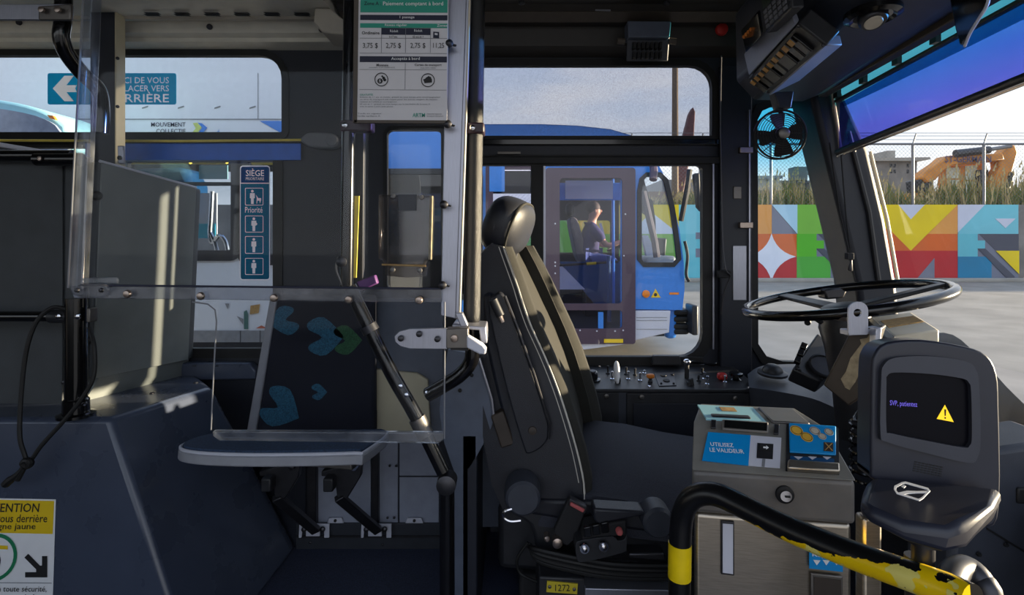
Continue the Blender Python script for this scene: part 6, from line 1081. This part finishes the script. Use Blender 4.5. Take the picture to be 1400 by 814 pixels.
# front band: lock; steel door: window, reject label
lf = LF((0, -.0005, 0), (1, 0, 0), (0, 0, 1))
def gxy(x, y):
    d = Vector(((x - CX) / F, 1, -(y - CY) / F)); o = Vector((0, 0, ZC)); t = (lf.o - o).dot(lf.n) / d.dot(lf.n); r = o + d * t - lf.o; return r.dot(lf.u), r.dot(lf.v)
a, b = gxy(1072.5, 676); lk = T(MB().lathe((a, 0, b), (0, -1, 0), [(.0145, 0), (.0145, .004), (.011, .006), (.001, .006)], 24)).build('lock_ring', M['inkb'], fx); T(MB().lathe((a, -.004, b), (0, -1, 0), [(.0095, 0), (.009, .005), (.001, .005)], 20)).build('lock_barrel', M['chrome'], lk); T(MB().box(a - .002, a + .006, -.0105, -.009, b - .0012, b + .0012)).build('keyway', M['inkb'], lk)
def gx(name, px, m, c, t=.001, par=fx, **k): return MB().fprism(lf, [gxy(*p) for p in px], c - t, c).build(name, M[m], par, **k)
w_ = gx('sight_window', [(986, 713), (1004, 714), (1004, 788), (986, 786)], 'gun', .0, .004, bev=.001); gx('window_pane', [(988, 716), (1002, 717), (1002, 785), (988, 783)], 'lav', .001, .001, w_)
rj = gx('reject_label', [(1106, 750), (1152, 755), (1152, 782), (1106, 777)], 'skyb', .0012); a0, b0 = gxy(1110, 761.5); a1, _ = gxy(1148, 757); _, b1_ = gxy(1110, 754.5); txt('REJET\u00c9', lf, a0, b0, a1, b1_, M['white'], rj, .002, .02)
for x in (1111, 1124, 1138): gx('arrow', [(x, 765), (x + 10, 766), (x + 5, 772.5)], 'white', .002, .0006, rj)
cup = gx('reject_cup', [(1108, 783), (1152, 788), (1152, 880), (1108, 875)], 'steeld', .002, .004, bev=.002); gx('cup_opening', [(1112, 788), (1149, 792), (1149, 870), (1112, 866)], 'brownp', .003, .001, cup)
# ================================================================ CARD READER
vy = math.radians(-13); vo = P(1272, 600, .66)
VM = Matrix.Translation(vo) @ Matrix.Rotation(vy, 4, 'Z') @ Matrix.Rotation(math.radians(-6), 4, 'X')
vr = thing('card_reader', 'dark blue-black card reader with screen on a steel post', 'card reader', (vo.x, vo.y + .05, 0))
V3 = VM.to_3x3(); vf = Fr(vo, V3 @ Vector((1, 0, 0)), V3 @ Vector((0, 0, 1)))    # n points to the viewer
def vxy(x, y, c=0):
    d = Vector(((x - CX) / F, 1, -(y - CY) / F)); o = Vector((0, 0, ZC)); t = (vf.o + vf.n * c - o).dot(vf.n) / d.dot(vf.n); r = o + d * t - vf.o; return r.dot(vf.u), r.dot(vf.v)
def VP_(pts, c): return [vxy(x, y, c) for x, y in pts]
head = spl2(VP_([(1192, 505), (1196, 484), (1212, 469), (1260, 465), (1320, 474), (1350, 486), (1364, 512), (1367, 560), (1368, 690), (1352, 722), (1300, 700), (1200, 660), (1191, 640), (1191, 570)], 0), 3)
MB().fprism(vf, head, -.045, 0).build('housing', M['vbody'], vr, bev=.012, seg=4)
bz_o = VP_([(1203, 520), (1206, 500), (1222, 489), (1270, 487), (1318, 494), (1332, 506), (1336, 530), (1338, 600), (1334, 624), (1322, 632), (1270, 620), (1212, 604), (1202, 592)], .004)
bz_i = VP_([(1210, 524), (1211, 514), (1222, 509), (1270, 511), (1312, 517), (1322, 523), (1325, 536), (1326, 596), (1323, 608), (1315, 611), (1270, 603), (1218, 592), (1210, 585)], .004)
bz_o = spl2(bz_o, 4); bz_i = spl2(bz_i, 4)
plate('bezel', M['vface'], vf, bz_o, [bz_i], -.004, .008, vr, bev=.003); scr = MB().fprism(vf, bz_i, -.006, .0012).build('screen', M['screen'], vr, ang=0)
def vt(t, x0, y0, x1, y1, m, par, c, b=.01, sk=0):
    a0, b0 = vxy(x0, y1, c); a1, _ = vxy(x1, y0 + (x1 - x0) * .13, c); _, b1_ = vxy(x0, y0, c); txt(t, vf, a0, b0, a1, b1_, M[m], par, c, b)
vt('SVP, patientez', 1217, 547.5, 1254, 556.5, 'scrtxt', scr, .0018, .015)
tr = MB().fprism(vf, VP_([(1281, 573), (1304, 577.5), (1292, 554)], .0018), .0012, .0018).build('warning_triangle', M['scrtri'], scr, ang=0); MB().fprism(vf, VP_([(1291, 560), (1293.5, 560.2), (1293, 569), (1291.5, 569)], .002), .0018, .0022).build('exclamation', M['inkb'], tr, ang=0); MB().fprism(vf, VP_([(1291.3, 570.5), (1293.2, 570.7), (1293.2, 573), (1291.3, 572.7)], .002), .0018, .0022).build('exclamation', M['inkb'], tr, ang=0)
for r_ in range(5):
    for c_ in range(8): 
        a, b = vxy(1252 + c_ * 5 - r_ * .6, 632 + r_ * 3 + c_ * 1.0, .0); MB().fprism(vf, rr(a - .0016, b - .0007, a + .0016, b + .0007, .0005, 2), 0, .0006).build('speaker_slot', M['inkb'], vr, ang=0)
# protruding lower reading shelf
F0 = [P(1193, 652, .665), P(1190, 665, .655), P(1352, 712, .60), P(1366, 672, .62)]
top_b = [P(1195, 648, .66), P(1368, 668, .625)]
sh_t = [P(1191, 652, .67), P(1180, 680, .60), P(1186, 696, .585), P(1235, 718, .56), P(1300, 726, .545), P(1320, 718, .55), P(1356, 688, .57), P(1369, 668, .625)]
sh_b = [P(1176, 680, .655), P(1174, 700, .60), P(1186, 718, .585), P(1238, 744, .56), P(1290, 760, .545), P(1322, 754, .55), P(1362, 706, .575), P(1369, 690, .625)]
MB().loft([sh_t, sh_b]).build('reading_shelf', M['vbody'], vr, bev=.008, seg=3)
sf = Fr(P(1250, 684, .6), sh_t[3] - sh_t[2] + (sh_t[7] - sh_t[0]), (sh_t[0] + sh_t[7]) / 2 - (sh_t[3] + sh_t[4]) / 2)
sf.o = sum(sh_t, Vector()) / 8
def sxy(x, y):
    d = Vector(((x - CX) / F, 1, -(y - CY) / F)); o = Vector((0, 0, ZC)); t = (sf.o - o).dot(sf.n) / d.dot(sf.n); r = o + d * t - sf.o; return r.dot(sf.u), r.dot(sf.v)
co_ = [sxy(*p) for p in [(1222, 682), (1223, 677), (1233, 672), (1238, 671), (1269, 680), (1272, 684), (1262, 695), (1257, 698), (1226, 688)]]; ci_ = [sxy(*p) for p in [(1225, 682.5), (1226, 679), (1234, 674.5), (1238, 673.5), (1267, 682), (1269, 684.5), (1260, 693.5), (1256, 695.5), (1228, 686.5)]]
plate('card_symbol', M['white'], sf, co_, [ci_], .010, .0108, vr); MB().fprism(sf, [sxy(*p) for p in [(1229, 686.5), (1240, 684), (1255, 684.5), (1268, 684), (1266, 687), (1252, 687), (1242, 688), (1236, 689)]], .010, .0108).build('card_wave', M['white'], vr, ang=0); MB().fprism(sf, [sxy(*p) for p in [(1232, 677.5), (1236, 676), (1239, 677.5), (1236, 680)]], .010, .0108).build('card_chip', M['white'], vr, ang=0)
MB().fbox(Fr((P(1207, 0, .70).x, .72, 0)), -.012, .014, 0, P(0, 720, .70).z, -.02, 0).build('post', M['steel'], vr, bev=.004)
MB().lathe(P(1262, 765, .64), (0, 0, 1), [(.012, -.02), (.012, .02), (.02, .022), (.02, .03)], 16).build('mount_bolt', M['gun'], vr); MB().cyl(P(1250, 760, .66), P(1252, 850, .66), .011, n=12).build('cable_gland', M['black'], vr)
# ================================================================ GUARD RAIL in the foreground
gm = bpy.data.materials.new('chipped_yellow_on_black'); gm.use_nodes = True; t = gm.node_tree; b = t.nodes['Principled BSDF']; b.inputs['Roughness'].default_value = .3
geo = t.nodes.new('ShaderNodeNewGeometry'); sp_ = t.nodes.new('ShaderNodeSeparateXYZ'); t.links.new(geo.outputs['Position'], sp_.inputs[0])
no = t.nodes.new('ShaderNodeTexNoise'); no.inputs['Scale'].default_value = 42; no.inputs['Detail'].default_value = 5; t.links.new(geo.outputs['Position'], no.inputs['Vector'])
def mth(op, a, b_): 
    n = t.nodes.new('ShaderNodeMath'); n.operation = op
    for i, v in enumerate((a, b_)):
        if isinstance(v, (int, float)): n.inputs[i].default_value = v
        else: t.links.new(v, n.inputs[i])
    return n.outputs[0]
# yellow grows from the underside as the rail comes forward
nz = t.nodes.new('ShaderNodeSeparateXYZ'); t.links.new(geo.outputs['Normal'], nz.inputs[0])
val = mth('ADD', mth('MULTIPLY', mth('SUBTRACT', sp_.outputs['X'], .408), 10.0), mth('MULTIPLY', nz.outputs['Z'], -.75)); val = mth('ADD', val, mth('MULTIPLY', mth('SUBTRACT', no.outputs['Fac'], .5), 1.4))
msk = mth('GREATER_THAN', val, 0.0); n2 = t.nodes.new('ShaderNodeTexNoise'); n2.inputs['Scale'].default_value = 90; n2.inputs['Detail'].default_value = 3; t.links.new(geo.outputs['Position'], n2.inputs['Vector'])
chip = mth('LESS_THAN', n2.outputs['Fac'], .68); msk = mth('MULTIPLY', msk, chip); msk = mth('MULTIPLY', msk, mth('LESS_THAN', sp_.outputs['X'], .505))
n3 = t.nodes.new('ShaderNodeTexNoise'); n3.inputs['Scale'].default_value = 30; t.links.new(geo.outputs['Position'], n3.inputs['Vector'])
yy = t.nodes.new('ShaderNodeMixRGB'); yy.inputs[1].default_value = srgb(240, 200, 8); yy.inputs[2].default_value = srgb(228, 216, 120); t.links.new(mth('MULTIPLY', mth('GREATER_THAN', n3.outputs['Fac'], .56), .9), yy.inputs[0])
mm = t.nodes.new('ShaderNodeMixRGB'); mm.inputs[1].default_value = srgb(16, 16, 18); t.links.new(msk, mm.inputs[0]); t.links.new(yy.outputs[0], mm.inputs[2]); t.links.new(mm.outputs[0], b.inputs['Base Color'])
gr = thing('guard_rail', 'black tubular guard rail with chipped yellow paint in front of the farebox', 'guard rail', (.27, .86, 0))
pa_ = [P(930, 1300, .87), P(930, 900, .87), P(929, 800, .87), P(930, 738, .87), P(933, 706, .868), P(942, 686, .86), P(958, 676, .85), P(980, 677, .835), P(1010, 690, .81), P(1080, 724, .75), P(1160, 757, .69), P(1240, 786, .635), P(1300, 808, .60), P(1330, 822, .58)]
pa_[0] = Vector((pa_[0].x, .87, 0.0))
MB().tube(spl(pa_, 5), .0178, 18).build('tube', gm, gr); MB().cyl(P(929, 790, .87), P(929.5, 743, .87), .0186, n=18).build('yellow_band', mat('fresh_yellow_paint', (236, 204, 6), .4), gr)
MB().tube(spl([P(1296, 806, .605), P(1306, 783, .63), P(1322, 778, .64), P(1340, 795, .63), P(1352, 830, .62), P(1352, 1000, .62), Vector((P(1352, 0, .62).x, .62, 0))], 5), .0148, 16).build('chrome_return', M['gun'], gr)
# ================================================================ OVERHEAD: console, lamp, fan, vents, mirror
oc = thing('overhead_console', 'dark overhead console with angled rocker switch panel above the windshield', 'console', P(1060, 120, 1.75))
fA, fB, nA, nB = P(1003, 70, 1.88), P(1016, 120, 1.86), P(1060, -90, 1.42), P(1104, -60, 1.36)
q1, q2, q3, q4 = P(1012, 40, 1.86), P(1027, 108, 1.84), P(1090, 35, 1.42), P(1068, -50, 1.44)
far_ = [P(1004, 20, 1.9), P(1006, 112, 1.9), P(1030, 138, 1.9), P(1095, 140, 1.9), P(1150, 118, 1.9), P(1150, -60, 1.9)]
near_ = [Vector((.70, .35, 2.28)), Vector((.71, .35, 2.0)), Vector((.80, .35, 1.90)), Vector((.98, .35, 1.885)), Vector((1.18, .35, 1.93)), Vector((1.18, .35, 2.3))]
near_ = [Vector((p.x - .07, .5, p.z + .10)) for p in far_]
MB().loft([far_, near_]).build('body', M['char'], oc, bev=.012, seg=3)
ffc = [P(1022, 108, 1.72), P(1051, 129, 1.70), P(1130, 63, 1.30), P(1090, 31, 1.32)]
fnr = (ffc[1] - ffc[0]).cross(ffc[3] - ffc[0]).normalized(); fnr = fnr if fnr.dot(Vector((0, 0, ZC)) - ffc[0]) > 0 else -fnr
fr_ = MB().prism(ffc, -fnr * .05).build('switch_frame', M['black'], oc, bev=.005)
def fbl(u, v): return ffc[0] * (1 - u) * (1 - v) + ffc[3] * u * (1 - v) + ffc[2] * u * v + ffc[1] * (1 - u) * v
for i in range(9):
    u0 = .07 + i * .095; u1 = u0 + .078; q = [fbl(u0, .14), fbl(u1, .14), fbl(u1, .84), fbl(u0, .84)]; rk = MB().prism(q, fnr * (.012 if i % 3 else .018)).build('rocker_switch', M['blackg'], fr_, bev=.003)
    c = [fbl(u0 + .015, .16), fbl(u1 - .015, .16), fbl(u1 - .015, .36), fbl(u0 + .015, .36)]; MB().prism([p + fnr * .019 for p in c], fnr * .002).build('amber_lens', M['amber'], rk)
for u, v in ((.02, .08), (.02, .92), (.98, .08), (.98, .92)): MB().lathe(fbl(u, v), fnr, [(.005, 0), (.004, .003), (.001, .004)], 10).build('screw', M['gun'], fr_)
gl_ = [P(1051, 131, 1.70), P(1094, 110, 1.66), P(1152, 62, 1.32), P(1128, 62, 1.30)]; MB().prism(gl_, (0, .01, .03)).build('lower_lip', M['lip'], oc, bev=.004)
sl = [P(1017, 74, 1.70), P(1024, 104, 1.69), P(1088, 34, 1.30), P(1078, 8, 1.31)]; MB().prism(sl, (.02, .02, .02)).build('face_panel', M['lip'], oc, bev=.004)
dq = [P(1013, 42, 1.62), P(1020, 72, 1.60), P(1041, 50, 1.44), P(1036, 16, 1.46)]; dv = MB().prism(dq, (.02, .03, .02)).build('display_unit', M['blackg'], oc, bev=.004)
for i in range(4): MB().sell(dq[0].lerp(dq[3], .1 + i * .14) + (dq[1] - dq[0]) * .35 + Vector((-.002, -.004, -.002)), (.006, .004, .006), 1, nu=10, nv=8).build('orange_lamp', M['orange'], dv)
kq = [P(1038, 0, 1.42), P(1047, 46, 1.40), P(1082, 12, 1.22), P(1076, -45, 1.24)]; kn_ = (kq[1] - kq[0]).cross(kq[3] - kq[0]).normalized(); kn_ = kn_ if kn_.dot(Vector((0, 0, ZC)) - kq[0]) > 0 else -kn_; kp = MB().prism(kq, -kn_ * .03).build('keypad_unit', M['black'], oc, bev=.005)
def kbl(u, v): return kq[0] * (1 - u) * (1 - v) + kq[3] * u * (1 - v) + kq[2] * u * v + kq[1] * (1 - u) * v
for i in range(5):
    for j in range(4):
        u0, v0 = .1 + i * .17, .42 + j * .135; MB().prism([kbl(u0, v0), kbl(u0 + .11, v0), kbl(u0 + .11, v0 + .09), kbl(u0, v0 + .09)], kn_ * .003).build('key', M['greyp'], kp)
MB().prism([kbl(.1, .08), kbl(.9, .08), kbl(.9, .36), kbl(.1, .36)], kn_ * .002).build('lcd', mat('green_lcd', (46, 58, 42), .3), kp)
lm_ = thing('swivel_lamp', 'round black ceiling reading lamp above the windshield', 'lamp', P(1193, 25, 1.25)); lc = P(1193, 16, 1.25) + Vector((0, 0, -.012))
MB().lathe(lc + Vector((0, 0, .012)), (0, -.05, -1), [(.06, 0), (.06, .012), (.048, .018), (.04, .012), (.001, .012)], 28).build('bezel_ring', M['blackg'], lm_); MB().lathe(lc + Vector((-.004, -.004, .0)), (-.05, -.5, -1), [(.03, -.01), (.031, .012), (.026, .02), (.001, .02)], 24).build('swivel_ball', M['gun'], lm_); MB().lathe(lc + Vector((-.006, -.012, -.019)), (-.05, -.5, -1), [(.02, 0), (.018, .003), (.001, .004)], 20).build('lens', M['silver'], lm_)
# fan
fc = P(1067, 184, 1.68); ax = Vector((-.12, -1, -.05)).normalized(); fnu = ax.cross(Vector((0, 0, 1))).normalized(); fnv = fnu.cross(ax) * 1
fan = thing('cabin_fan', 'small black wire-cage fan hanging over the quarter window', 'fan', P(1067, 220, 1.68))
cg = MB()
for i in range(9):
    r = .018 + i * .0068; z = .030 - .022 * (r / .075) ** 2
    cg.tube([fc + (fnu * math.cos(2 * math.pi * k / 32) + fnv * math.sin(2 * math.pi * k / 32)) * r + ax * z for k in range(32)], .0011, 5, closed=True)
for k in range(8):
    a = 2 * math.pi * k / 8; d = fnu * math.cos(a) + fnv * math.sin(a); cg.tube([fc + d * .016 + ax * .03, fc + d * .05 + ax * .02, fc + d * .076 + ax * .004], .0013, 5)
cg.build('cage', M['blackm'], fan); MB().tube([fc + (fnu * math.cos(2 * math.pi * k / 40) + fnv * math.sin(2 * math.pi * k / 40)) * .077 for k in range(40)], .0035, 8, closed=True).build('cage_rim', M['blackm'], fan); MB().tube([fc + (fnu * math.cos(2 * math.pi * k / 40) + fnv * math.sin(2 * math.pi * k / 40)) * .076 - ax * .03 for k in range(40)], .002, 8, closed=True).build('rear_ring', M['blackm'], fan)
MB().lathe(fc + ax * .028, ax, [(.017, 0), (.017, .004), (.012, .007), (.001, .008)], 24).build('badge', M['steeld'], fan); MB().lathe(fc - ax * .05, ax, [(.02, 0), (.024, .01), (.024, .03), (.018, .05)], 20).build('motor', M['blackm'], fan)
for k in range(4):
    a = math.radians(80 + 90 * k); d = fnu * math.cos(a) + fnv * math.sin(a); e_ = ax.cross(d)
    MB().loft([[fc + d * r + e_ * (w * s) + ax * (.008 * s) for s in (-1, -.3, .4, 1)] for r, w in ((.016, .012), (.04, .022), (.062, .027), (.068, .02))], closed=False, cap=False).build('blade', M['blackm'], fan, recalc=False)
MB().cyl(fc - ax * .02 + Vector((0, 0, .03)), P(1071, 138, 1.72), .007, n=10).build('stem', M['blackm'], fan); MB().slab([(1059, 126), (1086, 124), (1082, 148), (1065, 148)], 1.7, .04).build('mount', M['black'], fan, bev=.004)
# vent box under the coving
vb = thing('speaker_box', 'small grey slotted box hanging under the dark coving', 'speaker box', P(886, 85, 1.95))
MB().add([P(858, 29, 1.92), P(917, 29, 1.92), P(913, 84, 1.96), P(856, 84, 1.96), P(858, 29, 2.04), P(917, 29, 2.04), P(912, 80, 2.04), P(858, 80, 2.04)], [(0, 1, 2, 3), (7, 6, 5, 4), (0, 4, 5, 1), (1, 5, 6, 2), (2, 6, 7, 3), (3, 7, 4, 0)]).build('case', M['char'], vb, bev=.004); MB().slab([(858, 28), (918, 29), (916, 51), (859, 51)], 1.91, .06).build('top_cover', M['slated'], vb, bev=.004)
for r_ in range(2):
    for i in range(7): MB().slab([(866 + i * 6, 57 + r_ * 13), (869.5 + i * 6, 57 + r_ * 13), (869 + i * 6, 66 + r_ * 13), (865.5 + i * 6, 66 + r_ * 13)], 1.925 + r_ * .008, .02).build('slot', M['inkb'], vb)
for x in (849, 919): MB().cyl(P(x - 5, 56, 1.95), P(x + 5, 57, 1.95), .012, n=12).build('side_knob', M['browng'], vb)
mr_ = thing('interior_mirror', 'black-backed interior mirror hanging at the top right', 'mirror', P(1320, 62, 1.1))
MB().loft([[P(1296, -60, 1.12), P(1298, 0, 1.12), P(1306, 40, 1.12), P(1312, 61, 1.12), P(1318, 62, 1.13), P(1316, 0, 1.16), P(1316, -60, 1.16)], [P(1350, -60, 1.02), P(1351, 0, 1.02), P(1344, 18, 1.03), P(1330, 40, 1.06), P(1320, 63, 1.1), P(1345, 0, 1.1), P(1345, -60, 1.1)]]).build('shell', M['blackg'], mr_, bev=.004)
MB().tube(spl([P(1351, -60, 1.015), P(1352, -10, 1.015), P(1349, 8, 1.02), P(1338, 26, 1.04), P(1326, 46, 1.07), P(1319, 63, 1.1)], 5), .003, 8).build('rim', M['lav'], mr_)
MB().cyl(P(1325, -60, 1.1), P(1320, -110, 1.1), .012, n=12).build('stem', M['blackg'], mr_)
